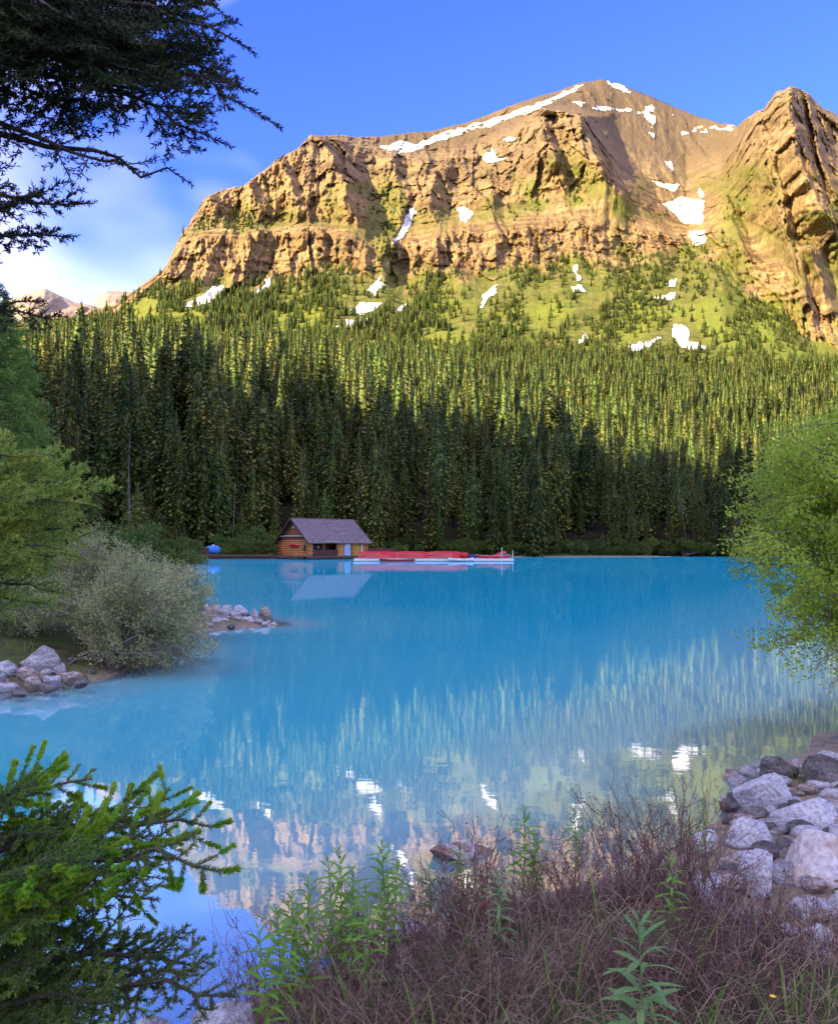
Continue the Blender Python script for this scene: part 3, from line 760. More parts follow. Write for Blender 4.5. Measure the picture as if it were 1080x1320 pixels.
for i in np.nonzero(single)[0]:
    w = next(s for lim, s in WHERE if tu[i] < lim)
    back_ = TP[i, 1] - float(d0(tu[i]))
    row = 'shoreline' if back_ < 6 else ('front row' if back_ < 14 else 'second row' if back_ < 24 else 'third row')
    size = 'very tall' if hgt[i] > 26 else 'tall' if hgt[i] > 19 else 'medium height' if hgt[i] > 12 else 'short'
    lab = '%s dark green %s spruce %s' % (size, row, w)
    spruce(int(i), TP[i], hgt[i], nprng.uniform(0, 6.28), lab, lab.replace(' spruce ', ' spruces '), wide=nprng.uniform(0.75, 1.15))
rest = TP[~single]; rh = hgt[~single]
fme = bpy.data.meshes.new('forest')
fme.vertices.add(len(rest)); fme.vertices.foreach_set('co', rest.astype(np.float32).ravel())
for nm, ty, val in (('size', 'FLOAT_VECTOR', np.c_[rh / 24 * (wd_ := nprng.uniform(0.9, 1.4, len(rh)) * np.interp(rh, [6, 14, 24], [1.25, 1.1, 0.95]) * np.interp(rest[:, 1], [220, 420], [1.0, 1.4])), rh / 24 * wd_, rh / 24]), ('turn', 'FLOAT', nprng.uniform(0, 6.28, len(rh))), ('pick', 'INT', nprng.integers(0, 6, len(rh)))):
    a = fme.attributes.new(nm, ty, 'POINT')
    a.data.foreach_set('vector' if ty == 'FLOAT_VECTOR' else 'value', np.ascontiguousarray(val, np.float32 if ty != 'INT' else np.int32).ravel())
forest = tag(link('spruce_forest', fme), 'dense spruce forest covering the slope up to the foot of the cliffs', 'forest', kind='stuff')
ng = bpy.data.node_groups.new('forest_scatter', 'GeometryNodeTree')
ng.interface.new_socket('Geometry', in_out='INPUT', socket_type='NodeSocketGeometry')
ng.interface.new_socket('Geometry', in_out='OUTPUT', socket_type='NodeSocketGeometry')
gn = lambda t: ng.nodes.new(t)
gi_, go_ = gn('NodeGroupInput'), gn('NodeGroupOutput')
m2p = gn('GeometryNodeMeshToPoints'); iop = gn('GeometryNodeInstanceOnPoints'); ci = gn('GeometryNodeCollectionInfo')
ci.inputs['Collection'].default_value = FAR; ci.inputs['Separate Children'].default_value = True; ci.inputs['Reset Children'].default_value = True
def named(nm, ty):
    n = gn('GeometryNodeInputNamedAttribute'); n.data_type = ty; n.inputs['Name'].default_value = nm; return n.outputs['Attribute']
cx_ = gn('ShaderNodeCombineXYZ')
GL = ng.links.new
GL(gi_.outputs[0], m2p.inputs['Mesh']); GL(m2p.outputs[0], iop.inputs['Points']); GL(ci.outputs[0], iop.inputs['Instance'])
iop.inputs['Pick Instance'].default_value = True
GL(named('pick', 'INT'), iop.inputs['Instance Index']); GL(named('size', 'FLOAT_VECTOR'), iop.inputs['Scale'])
GL(named('turn', 'FLOAT'), cx_.inputs['Z']); GL(cx_.outputs[0], iop.inputs['Rotation']); GL(iop.outputs[0], go_.inputs[0])
md = forest.modifiers.new('scatter', 'NODES'); md.node_group = ng
forest.data.materials.append(M_SPRUCE)
print('TREES', len(TP))
# ------------------------------------------------------------------ log boathouse on the far shore
M_LOG = simple_mat('varnished_logs', [(0.42, 0.155, 0.045), (0.60, 0.25, 0.075)], scale=1.5, rough=0.6, stretch=(0.3, 0.3, 3))
M_LOGY = simple_mat('honey_logs', [(0.46, 0.23, 0.05), (0.60, 0.32, 0.08)], scale=1.5, rough=0.6, stretch=(0.3, 0.3, 3))
M_DKWOOD = simple_mat('dark_brown_boards', [(0.055, 0.028, 0.02), (0.10, 0.05, 0.035)], scale=3, rough=0.8)
M_SHINGLE = simple_mat('weathered_shingles', [(0.10, 0.075, 0.085), (0.17, 0.13, 0.135), (0.22, 0.16, 0.15)], scale=2.2, rough=0.85, bump=0.4)
M_WHITE = simple_mat('white_paint', [(0.70, 0.70, 0.70), (0.80, 0.80, 0.80)], scale=3, rough=0.5)
M_BLUED = simple_mat('pale_blue_paint', [(0.25, 0.36, 0.55), (0.36, 0.47, 0.66)], scale=3, rough=0.5)
M_DARK = simple_mat('dark_opening', [(0.012, 0.010, 0.010), (0.02, 0.017, 0.016)], scale=3, rough=0.7)
M_RED = simple_mat('red_hull', [(0.44, 0.008, 0.012), (0.56, 0.014, 0.02)], scale=2, rough=0.35, rnd=0.12, spec=0.5)
M_PLANK = simple_mat('dock_planks', [(0.11, 0.085, 0.075), (0.19, 0.155, 0.135)], scale=3, rough=0.85, rnd=0.15)
M_PALE = simple_mat('pale_dock_boards', [(0.50, 0.46, 0.42), (0.62, 0.58, 0.53)], scale=2, rough=0.8, rnd=0.1)
M_REDFENCE = simple_mat('dark_red_boards', [(0.13, 0.02, 0.02), (0.20, 0.035, 0.03)], scale=3, rough=0.8)

phi = math.radians(41)
corner = P(399, 703, 134.0)
W, LN, ZD, ZW, ZR = 9.4, 11.7, 0.5, 3.1, 6.7
bh = thing('log_boathouse', 'log boathouse with a weathered shingle roof and honey coloured walls at the water', 'boathouse', (corner[0], 134.0, 0), phi)
def log_wall(m, a, b, z0, z1, axis, off, r=0.15, ext=0.0):
    z = z0 + r
    k = 0
    while z < z1:
        e = ext * (1 if k % 2 else 0.4)
        A, B = a - e, b + e
        pts = [(A, off, z), (B, off, z)] if axis == 'x' else [(off, A, z), (off, B, z)]
        m.tube(pts, r * 1.06, 8); z += 2 * r; k += 1
m = MB(); log_wall(m, 0, W, ZD, ZW, 'y', 0.0, ext=0.45); gw = m.build('gable_wall', M_LOG, bh, True)
m = MB(); log_wall(m, 0, 0.35, ZD, ZW, 'x', 0.0, ext=0.3); m.build('corner_logs', M_LOG, bh, True)
for a, b in ((5.6, 6.9), (8.45, 10.4)):
    m = MB(); log_wall(m, a, b, ZD, ZW, 'x', 0.0); m.build('front_wall', M_LOGY, bh, True)
m = MB(); log_wall(m, 10.4, LN, ZD, ZW, 'x', 0.0, ext=0.0); m.build('end_logs', M_LOG, bh, True)
m = MB(); log_wall(m, 0, W, ZD, ZW, 'y', LN, ext=0.4); log_wall(m, 0, LN, ZD, ZW, 'x', W, ext=0.3); m.build('rear_walls', M_LOG, bh, True)
MB().box((LN / 2, W / 2, ZD + 0.05), (LN - 0.4, W - 0.4, 0.1)).build('floor', M_DKWOOD, bh)
m = MB().box((2.9, 1.9, (ZD + ZW) / 2), (5.4, 0.1, ZW - ZD)); m.build('porch_back_wall', M_DKWOOD, bh)
rail = MB()
for k in range(26):
    rail.box((0.5 + 0.2 * k, -0.02, ZD + 0.5), (0.18, 0.06, 0.95))
rail.box((3.0, -0.02, ZD + 1.02), (5.4, 0.12, 0.08)); rail.build('porch_railing', M_DKWOOD, bh)
for x in (0.45, 2.9, 5.5):
    MB().tube([(x, 0.05, ZD), (x, 0.05, ZW)], 0.1, 8).build('porch_post', M_LOG, bh)
MB().box((0.75, 0.9, ZD + 1.55), (0.75, 0.2, 1.0)).build('notice_board', M_WHITE, bh)
for x in (1.55, 2.9):
    MB().box((x, 1.75, ZD + 1.5), (0.35, 0.1, 0.3)).build('lit_window', M_WHITE, bh)
MB().box((3.9, -0.5, ZW - 0.25), (2.6, 1.2, 0.05), axes=None).build('awning', M_WHITE, bh)
d = MB().box((7.65, 0.02, ZD + 1.3), (1.45, 0.14, 2.5)).build('door', M_BLUED, bh)
MB().box((7.65, -0.07, ZD + 1.9), (0.9, 0.04, 0.9)).build('pane', simple_mat('door_glass', [(0.45, 0.5, 0.58), (0.55, 0.6, 0.66)], rough=0.1), d)
MB().box((8.2, -0.08, ZD + 1.2), (0.07, 0.08, 0.2)).build('handle', M_DARK, d)
for x in (6.85, 8.45):
    MB().box((x, -0.08, ZD + 1.35), (0.14, 0.12, 2.6)).build('door_jamb', M_DKWOOD, bh)
MB().tube([(10.55, -0.2, ZD), (10.55, -0.2, ZW)], 0.11, 8).build('white_post', M_WHITE, bh)
wdw = MB().box((-0.17, 1.1, ZD + 1.45), (0.1, 0.55, 0.75)).build('window', M_DARK, bh)
MB().box((-0.24, 1.1, ZD + 1.03), (0.16, 0.75, 0.08)).build('sill', M_DKWOOD, wdw)
gb = MB()
nb = 34
for k in range(nb):
    y0 = W * k / nb; y1 = W * (k + 1) / nb - 0.03
    h0 = (ZR - ZW) * (1 - abs((y0 + y1) / 2 - W / 2) / (W / 2))
    if h0 > 0.15:
        gb.box((0.02 + 0.03 * (k % 2), (y0 + y1) / 2, ZW + h0 / 2), (0.06, y1 - y0, h0))
gb.build('gable_boards', simple_mat('gable_boards', [(0.20, 0.075, 0.035), (0.30, 0.12, 0.05)], scale=2, rough=0.7), bh)
MB().tube([(-0.35, 0.6, ZW + 0.75), (-0.35, W - 0.9, ZW + 0.75)], 0.14, 8).build('gable_beam', simple_mat('grey_beam', [(0.34, 0.26, 0.2), (0.45, 0.36, 0.3)], scale=3), bh)
MB().tube([(-0.12, W / 2, ZR - 1.5), (-0.12, W / 2, ZR - 1.1)], [0.14, 0.10], 8).build('gable_lamp', M_WHITE, bh)
OH = 0.75
roof_t = (ZR - ZW) / (W / 2)
roof = None
cs = MB()
nc = 16
for side in (0, 1):
    for k in range(nc):
        s0, s1 = k / nc, (k + 1) / nc + 0.02
        y0 = -OH + (W / 2 + OH) * s0; y1 = -OH + (W / 2 + OH) * s1
        z0 = ZW + 0.12 + roof_t * y0 + 0.07; z1 = ZW + 0.12 + roof_t * y1 + 0.03
        if side: y0, y1 = W - y0, W - y1
        xs = np.linspace(-OH, LN + OH, 30)
        jg = [0.03 * rng.random() for _ in xs]
        V = [(x, y0, z0 + j) for x, j in zip(xs, jg)] + [(x, y1, z1) for x in xs] + [(x, y0, z0 - 0.09) for x in xs]
        n = len(xs)
        cs.add(V, [(i, i + 1, n + i + 1, n + i) for i in range(n - 1)] + [(i, 2 * n + i, 2 * n + i + 1, i + 1) for i in range(n - 1)])
roof = cs.build('roof', M_SHINGLE, bh)
und = MB()
for side in (0, 1):
    y = lambda q: W - q if side else q
    V = [(-OH, y(-OH), ZW + 0.05 - roof_t * OH), (LN + OH, y(-OH), ZW + 0.05 - roof_t * OH), (LN + OH, W / 2, ZR + 0.05), (-OH, W / 2, ZR + 0.05)]
    und.add(V, [(0, 1, 2, 3)])
und.build('roof_boards', M_DKWOOD, roof)
for x in (-OH - 0.03, LN + OH + 0.03):
    for side in (0, 1):
        a = np.array([x, -OH if not side else W + OH, ZW + 0.1 - roof_t * OH]); b = np.array([x, W / 2, ZR + 0.14])
        e = (b - a); ln = np.linalg.norm(e); e /= ln; u_ = np.array([1.0, 0, 0]); w_ = np.cross(u_, e)
        MB().box((a + b) / 2, (0.07, ln, 0.26), axes=[u_, e, w_]).build('bargeboard', M_DKWOOD, roof)
MB().tube([(-OH, W / 2, ZR + 0.17), (LN + OH, W / 2, ZR + 0.17)], 0.10, 6).build('ridge_cap', M_SHINGLE, roof)

def canoe_mesh(L=5.1, B=0.9, H=0.36, n=16):
    """open hull with raised ends, an inner skin and a gunwale rim"""
    V, Fc = [], []
    ring = 9
    for i in range(n + 1):
        s = -1 + 2 * i / n
        b = B / 2 * (1 - abs(s) ** 2.6) ** 0.8 + 0.012
        sheer = H + 0.20 * abs(s) ** 3.2
        keel = 0.06 * abs(s) ** 5 * 3
        for j in range(ring):
            a = math.pi * j / (ring - 1)
            V.append((s * L / 2, -b * math.cos(a), sheer - (sheer - keel) * math.sin(a) ** 0.55))
    m_ = len(V)
    for i in range(n):
        for j in range(ring - 1):
            Fc.append((i * ring + j, i * ring + j + 1, (i + 1) * ring + j + 1, (i + 1) * ring + j))
    V += [(x, y * 0.93, z + 0.025) for x, y, z in V]
    Fc += [tuple(reversed([q + m_ for q in f])) for f in Fc[:n * (ring - 1)]]
    for i in range(n):
        for j in (0, ring - 1):
            Fc.append((i * ring + j, (i + 1) * ring + j, (i + 1) * ring + j + m_, i * ring + j + m_))
    return V, Fc
cV, cF = canoe_mesh()
CANOE = new_mesh('canoe_hull', cV, cF, [M_RED], True)
gm = MB()
for sgn in (-1, 1):
    s = np.linspace(-1, 1, 15)
    gm.tube(np.c_[s * 2.55, sgn * (0.45 * (1 - np.abs(s) ** 2.6) ** 0.8 + 0.012), 0.37 + 0.20 * np.abs(s) ** 3.2], 0.022, 5)
GUN = new_mesh('canoe_gunwale', np.concatenate(gm.V), gm.F, [M_PALE], True)
THW = new_mesh('canoe_seat', np.concatenate(MB().box((0, 0, 0.30), (0.22, 0.80, 0.03)).V), MB().box((0, 0, 0.30), (0.22, 0.80, 0.03)).F, [M_PLANK])
def canoe(loc, rot, label, group=None):
    t = thing('canoe', label, 'canoe', loc, 0, group); t.rotation_euler = rot
    link('hull', CANOE, t); link('gunwale', GUN, t)
    for x in (-1.2, 0.0, 1.3):
        link('seat', THW, t, loc=(x, 0, 0.02 if x else 0.06), scale=(1, 0.85 if x else 1.0, 1))
    return t
# canoe hung on the gable as a sign
gx = corner + 0
ux, uy = np.array([math.cos(phi), math.sin(phi)]), np.array([-math.sin(phi), math.cos(phi)])
hp = np.array([corner[0], 134.0]) + ux * -0.45 + uy * 4.3
t = canoe((hp[0], hp[1], ZD + 1.75), (math.radians(75), 0, phi + math.pi / 2), 'orange red canoe hung on the log gable wall of the boathouse')
t.scale = (0.62, 0.7, 0.7)
# dark deck the boathouse stands on
dk = thing('boathouse_deck', 'dark wooden deck on piles running along the front of the boathouse', 'deck', (corner[0], 134.0, 0), phi)
for k in range(48):
    MB().box((-1.2 + 0.30 * k, -0.55, ZD - 0.06), (0.28, 2.1, 0.09)).build('plank', M_PLANK, dk)
for k in range(33):
    MB().box((-0.85, 0.65 + 0.30 * k, ZD - 0.06), (1.5, 0.28, 0.09)).build('plank', M_PLANK, dk)
MB().box((5.9, -1.62, ZD - 0.24), (14.6, 0.10, 0.30)).build('rim_beam', M_DKWOOD, dk)
MB().box((-1.62, 5.0, ZD - 0.24), (0.10, 11.0, 0.30)).build('rim_beam', M_DKWOOD, dk)
for x in np.linspace(-1.3, 12.6, 7):
    MB().tube([(x, -1.4, -1.5), (x, -1.4, ZD - 0.12)], 0.13, 7).build('pile', M_DKWOOD, dk)
# low log quay to the left of the boathouse
q0, q1 = P(268, 718, 136.0), P(352, 718, 136.0)
qd = thing('log_quay', 'low dark timber quay along the bank left of the boathouse', 'quay', (q0[0], 136.6, 0))
ln = q1[0] - q0[0]
for k in range(3):
    MB().tube([(0, -0.05 * k, 0.12 + 0.2 * k), (ln, -0.05 * k, 0.13 + 0.2 * k)], 0.12, 7).build('log', M_DKWOOD, qd)
for k in range(int(ln / 0.35)):
    MB().box((0.17 + 0.35 * k, 0.6, 0.68), (0.33, 1.3, 0.07)).build('plank', M_PLANK, qd)
# pale floating dock with the rental canoes
DD = 118.0
f0, f1 = (456 - CX) / F * DD, (662 - CX) / F * DD
fd = thing('floating_dock', 'long pale floating dock carrying the red canoes', 'dock', (f0, DD, 0))
fl = f1 - f0
for k in range(int(fl / 0.42)):
    MB().box((0.21 + 0.42 * k, 3.0 if k < 38 else 1.2, 0.36), (0.40, 6.0 if k < 38 else 2.4, 0.07)).build('plank', M_PALE, fd)
MB().box((fl / 2, -0.06, 0.19), (fl, 0.1, 0.26)).build('front_beam', M_WHITE, fd)
for x in np.linspace(0.8, fl - 0.8, 9):
    MB().box((x, 1.2, 0.02), (1.5, 2.0, 0.40)).build('float', M_DKWOOD, fd)
for x, h in ((fl - 1.7, 2.0), (fl - 0.1, 1.5)):
    MB().tube([(x, 0.5, -1.5), (x, 0.5, h)], 0.07, 7).build('mooring_post', M_PALE, fd)
LAYER = ('bottom', 'middle', 'top'); ALONG = ('boathouse end', 'middle', 'open water end')
for a_ in range(3):
    for lay in range(3):
        for row in range(4):
            x = (486 - CX) / F * DD + 4.95 * a_ + 0.25 * (row % 2) - 0.1 * lay + rng.uniform(-0.12, 0.12)
            canoe((x, DD + 1.0 + 0.95 * row + 0.05 * lay, 0.88 + 0.27 * lay), (math.pi + rng.uniform(-0.05, 0.05), 0, rng.uniform(-0.03, 0.03)),
                  'upturned red canoe, %s layer, %s row, at the %s of the stack' % (LAYER[lay], ('nearest', 'second', 'third', 'farthest')[row], ALONG[a_]), 'stacked red canoes on the dock')
for yy in (1.4, 4.4):
    rk = MB()
    MBx = (469 - CX) / F * DD
    rk.box((MBx + 7, DD + yy, 0.455), (15.4, 0.12, 0.10))
    o = rk.build('canoe_rack', M_DKWOOD); tag(o, 'low dark rail under the %s ends of the stacked canoes' % ('near' if yy < 2 else 'far'), 'rack')
pb = canoe(P(512, 720.6, DD - 0.9) * np.array([1, 1, 0]) + np.array([0, 0, -0.06]), (0, 0, 0.02), 'pinkish red canoe afloat in front of the stacked canoes')
# rowing boat, bundles and canoes at the end of the dock
t = thing('rowing_boat', 'white rowing boat moored at the end of the canoe stack', 'boat', ((594 - CX) / F * (DD - 1), DD - 1.1, -0.05), 0.05)
rb_V, rb_F = canoe_mesh(3.6, 1.3, 0.42)
link('hull', new_mesh('boat_hull', rb_V, rb_F, [M_WHITE], True), t)
for x in (-0.7, 0.6):
    MB().box((x, 0, 0.36), (0.28, 1.15, 0.04)).build('seat', M_PLANK, t)
def bundle(name, label, cat, loc, size, mat, seed):
    n_ = 14
    V, Fc = [], []
    for i in range(8):
        for j in range(n_):
            a = 6.2832 * j / n_; e = i / 7 * math.pi
            r = math.sin(e) ** 0.6 * (1 + 0.15 * math.sin(3 * a + seed) * math.sin(2 * e))
            V.append((size[0] * r * math.cos(a), size[1] * r * math.sin(a), size[2] * (0.5 - 0.5 * math.cos(e))))
    for i in range(7):
        for j in range(n_):
            Fc.append((i * n_ + j, i * n_ + (j + 1) % n_, (i + 1) * n_ + (j + 1) % n_, (i + 1) * n_ + j))
    return tag(link(name, new_mesh(name, V, Fc, [mat], True), loc=loc), label, cat)
M_NAVY = simple_mat('navy_cloth', [(0.02, 0.03, 0.10), (0.04, 0.06, 0.18)], scale=3, rough=0.8)
M_TARP = simple_mat('blue_plastic', [(0.03, 0.14, 0.50), (0.06, 0.24, 0.66)], scale=1.5, rough=0.35)
bundle('life_jacket_pile', 'small red heap on the dock beside the white rowing boat', 'heap', ((600 - CX) / F * DD, DD + 0.7, 0.39), (0.5, 0.45, 0.9), M_RED, 1)
bundle('tarp_bundle', 'dark navy covered bundle on the pale end of the dock', 'bundle', ((609 - CX) / F * DD, DD + 0.6, 0.39), (0.62, 0.5, 0.62), M_NAVY, 2)
canoe(((636 - CX) / F * DD, DD + 1.1, 0.42), (0, 0, 0.12), 'red canoe lying upright on the right end of the dock')
canoe(((641 - CX) / F * DD, DD + 2.2, 1.05), (math.radians(160), math.radians(-12), 0.9), 'upturned red canoe leaning across another on the right end of the dock')
# dark red board fence behind the canoes
fe = thing('board_fence', 'dark red board fence between the boathouse and the canoe stack', 'fence', ((474 - CX) / F * 131, 131.0, 0.0), 0.25)
for k in range(17):
    MB().box((0.14 + 0.27 * k, 0, 0.95), (0.25, 0.05, 1.7)).build('board', M_REDFENCE, fe)
for x in (0.1, 2.3, 4.6):
    MB().box((x, 0.09, 0.5), (0.12, 0.12, 2.8)).build('post', M_DKWOOD, fe)
for z in (0.5, 1.5):
    MB().box((2.35, 0.05, z), (4.7, 0.05, 0.12)).build('rail', M_DKWOOD, fe)
# blue tank and dark crates on the left bank
tb = thing('water_tank', 'round blue plastic tank on the quay at the left bank', 'tank', P(275, 715.2, 137.5), 0.2)
tk = MB()
s = np.linspace(-1, 1, 11)
tk.tube(np.c_[s * 1.15, s * 0, 0.85 + s * 0], 0.72 * np.clip(1 - np.abs(s) ** 6, 0.25, 1) ** 0.5, 16); tk.build('shell', M_TARP, tb, True)
MB().tube([(0, 0, 1.5), (0, 0, 1.72)], 0.2, 10).build('lid', M_WHITE, tb)
for x in (-0.6, 0.6):
    MB().box((x, 0, 0.08), (0.2, 1.3, 0.3)).build('cradle', M_DKWOOD, tb)
for k, (u, h, w) in enumerate(((266.5, 1.15, 0.75), (259.5, 0.95, 0.9))):
    c = P(u, 714.8, 136.8)
    bx = thing('wooden_crate', 'dark wooden crate beside the blue tank' if k == 0 else 'dark lower crate farthest left on the quay, half hidden by bushes', 'crate', c)
    for q in range(5):
        MB().box((0, -w / 2, (q + 0.5) * h / 5), (w, 0.04, h / 5 - 0.03)).build('slat', M_DKWOOD, bx)
        MB().box((-w / 2, 0, (q + 0.5) * h / 5), (0.04, w, h / 5 - 0.03)).build('slat', M_DKWOOD, bx)
        MB().box((w / 2, 0, (q + 0.5) * h / 5), (0.04, w, h / 5 - 0.03)).build('slat', M_DKWOOD, bx)
    MB().box((0, 0, h + 0.02), (w + 0.1, w + 0.1, 0.04)).build('lid', M_DKWOOD, bx)

# ------------------------------------------------------------------ leaves
def leaf_cloud(pos, dirs, ln, wd, rg, fold=0.25):
    """one folded diamond of two triangles for every leaf"""
    n = len(pos)
    dirs = dirs / (np.linalg.norm(dirs, axis=1)[:, None] + 1e-9)
    rnd = rg.normal(size=(n, 3)); s = np.cross(dirs, rnd); s /= np.linalg.norm(s, axis=1)[:, None] + 1e-9
    nn = np.cross(dirs, s)
    ln = np.broadcast_to(ln, n)[:, None]; wd = np.broadcast_to(wd, n)[:, None]
    tip = pos + dirs * ln
    mid = pos + dirs * ln * 0.45
    l = mid + s * wd * 0.5 + nn * wd * fold; r = mid - s * wd * 0.5 + nn * wd * fold
    V = np.stack([pos, l, tip, r], 1).reshape(-1, 3)
    b = np.arange(n)[:, None] * 4
    return V, np.concatenate([b + np.array([[0, 1, 2]]), b + np.array([[0, 2, 3]])])

def branch_tubes(lines, n=4):
    m = MB()
    for pts, r0, r1 in lines:
        m.tube(pts, np.linspace(r0, r1, len(pts)), n, cap=False)
    return m

def arc(p0, p1, sag, k=6, rg=None, wob=0.0):
    s = np.linspace(0, 1, k)[:, None]
    pts = np.array(p0) * (1 - s) + np.array(p1) * s + np.array([0, 0, 1.0]) * (sag * 4 * s * (1 - s))
    if rg is not None and wob:
        pts[1:-1] += rg.normal(size=(k - 2, 3)) * wob
    return pts

M_TWIG = simple_mat('brown_twigs', [(0.09, 0.065, 0.05), (0.17, 0.13, 0.10)], scale=6, rough=0.9)
M_BUSH = leaf_mat('shore_bush_leaves', (0.06, 0.11, 0.02), (0.13, 0.19, 0.035), transl=0.35, scale=1.2, rnd=0.3, hue=0.03)
nq = np.random.default_rng(77)
BUSH = []
for k in range(5):
    n = 1500
    lob = nq.normal(size=(9, 3)) * np.array([0.75, 0.75, 0.34]) + np.array([0, 0, 0.85])
    c = lob[nq.integers(0, 9, n)]
    d_ = nq.normal(size=(n, 3)); d_ /= np.linalg.norm(d_, axis=1)[:, None]
    pos = c + d_ * nq.uniform(0.25, 0.62, (n, 1)) * np.array([1, 1, 0.8])
    pos[:, 2] = np.abs(pos[:, 2])
    V, Fc = leaf_cloud(pos, d_ + np.array([0, 0, 0.3]), nq.uniform(0.14, 0.26, n), 0.11, nq)
    st = branch_tubes([(arc((0.1 * c2[0], 0.1 * c2[1], -0.2), c2, 0.1), 0.03, 0.008) for c2 in lob])
    BUSH.append((new_mesh('bush_leaves', V, Fc, [M_BUSH]), new_mesh('bush_stems', np.concatenate(st.V), st.F, [M_TWIG])))
def bush(k, loc, s, label, group=None):
    t = thing('shore_bush', label, 'bush', loc, nq.uniform(0, 6.28), group, scale=s)
    link('stems', BUSH[k % 5][1], t); tag(link('leaves', BUSH[k % 5][0], t), kind='stuff')
    return t
def on_slope(u, d):
    """height of the forest floor or the bank under image column u at distance d"""
    x = (u - CX) / F * d
    zg = float(ground_z(np.array([x]), np.array([d]))[0])
    c = int(np.clip(round((u - mu[0]) / 1.35), 0, len(mu) - 1))
    zs = float(np.interp(d, M3[:60, c, 1], M3[:60, c, 2], left=-9))
    return np.array([x, d, max(zg, zs)])
k = 0
for u in np.arange(488, 935, 7.0):
    uu = u + nq.uniform(-3, 3); dd = d0(uu) + nq.uniform(1.5, 9)
    bush(k, on_slope(uu, dd) - np.array([0, 0, 0.1]), nq.uniform(0.8, 1.9), 'low green bush at the foot of the spruces on the far shore', 'bushes along the far shore'); k += 1
for u, d_, s in ((298, 141, 1.2), (308, 143, 1.6), (318, 142, 1.5), (328, 140.5, 1.3), (338, 142, 1.7), (348, 146, 1.6), (312, 149, 2.2), (330, 150, 2.4), (350, 153, 2.0), (290, 147, 1.8), (286, 142, 0.9)):
    bush(k, on_slope(u, d_) - np.array([0, 0, 0.1]), s, 'light green bush on the bank between the blue tank and the boathouse', 'bushes left of the boathouse'); k += 1
for u, d_, s in ((250, 118, 1.3), (240, 108, 1.6), (228, 100, 1.7), (215, 92, 1.6), (246, 98, 0.9), (200, 84, 1.8), (180, 80, 1.7), (258, 125, 1.2), (236, 90, 0.9), (160, 75, 1.8)):
    bush(k, on_slope(u, d_) - np.array([0, 0, 0.1]), s, 'green bush on the left bank behind the silvery willow', 'bushes on the left bank'); k += 1
for j, (u, d_, h, w, lab) in enumerate(((178, 102, 9.0, 1.5, 'full light green young spruce on the left bank, tallest of the group'), (205, 104, 6.6, 1.5, 'short bushy young spruce at the right of the left bank group'),
                                       (163, 92, 5.2, 1.6, 'small young spruce at the left of the left bank group'), (228, 128, 6.5, 1.3, 'slim young spruce on the bank just left of the blue tank'),
                                       (120, 96, 8.0, 1.3, 'young spruce half hidden behind the near green boughs'), (312, 153, 8.5, 1.2, 'young spruce rising from the bushes left of the boathouse'))):
    spruce(j + 3, on_slope(u, d_), h, j * 1.3, lab, None, wide=w, name='young_spruce')
# dead grey trunks in the forest edge
for j, (u, d_, h, lean, lab) in enumerate(((645, 167, 9.0, 0.02, 'pale dead trunk at the water right of the canoe dock'), (383, 161, 16.0, 0.10, 'thin leaning dead trunk above the boathouse roof'), (462, 168, 18.0, 0.0, 'tall grey dead trunk behind the right end of the boathouse roof'),
                                         (167, 150, 22.0, 0.01, 'pale bare trunk catching light in the left forest'), (885, 176, 15.0, -0.14, 'grey dead trunk leaning left at the right end of the far shore'), (300, 158, 13.0, 0.03, 'dead grey trunk left of the boathouse gable'))):
    t = thing('dead_spruce', lab, 'dead tree', on_slope(u, d_), 0)
    link('trunk', trunk_mesh('snag_trunk', h, 0.16, rng, M_SNAG, lean), t)
    sb = MB()
    for q in range(14):
        z = h * rng.uniform(0.3, 0.95); a = rng.uniform(0, 6.28); l_ = rng.uniform(0.3, 1.2)
        sb.tube([(lean * z, 0, z), (lean * z + l_ * math.cos(a), l_ * math.sin(a), z - 0.3 * l_)], [0.035, 0.01], 4)
    sb.build('branch_stubs', M_SNAG, t)
t = thing('fallen_tree', 'bleached fallen tree lying along the far shore at the right', 'fallen tree', on_slope(905, 171) + np.array([0, 0, 0.5]), 0.3)
m = MB(); m.tube([(-4, 0, -0.6), (0, 0, 0.2), (5, 0.5, 2.0)], [0.2, 0.17, 0.05], 7); m.build('trunk', M_SNAG, t)
m = MB()
for q in range(12):
    x = rng.uniform(-1, 4.6); m.tube([(x, 0.1, 0.2 + x * 0.35), (x + 0.5, rng.uniform(-0.9, 0.9), 0.2 + x * 0.35 + rng.uniform(-0.3, 1.0))], [0.04, 0.012], 4)
m.build('branches', M_SNAG, t)
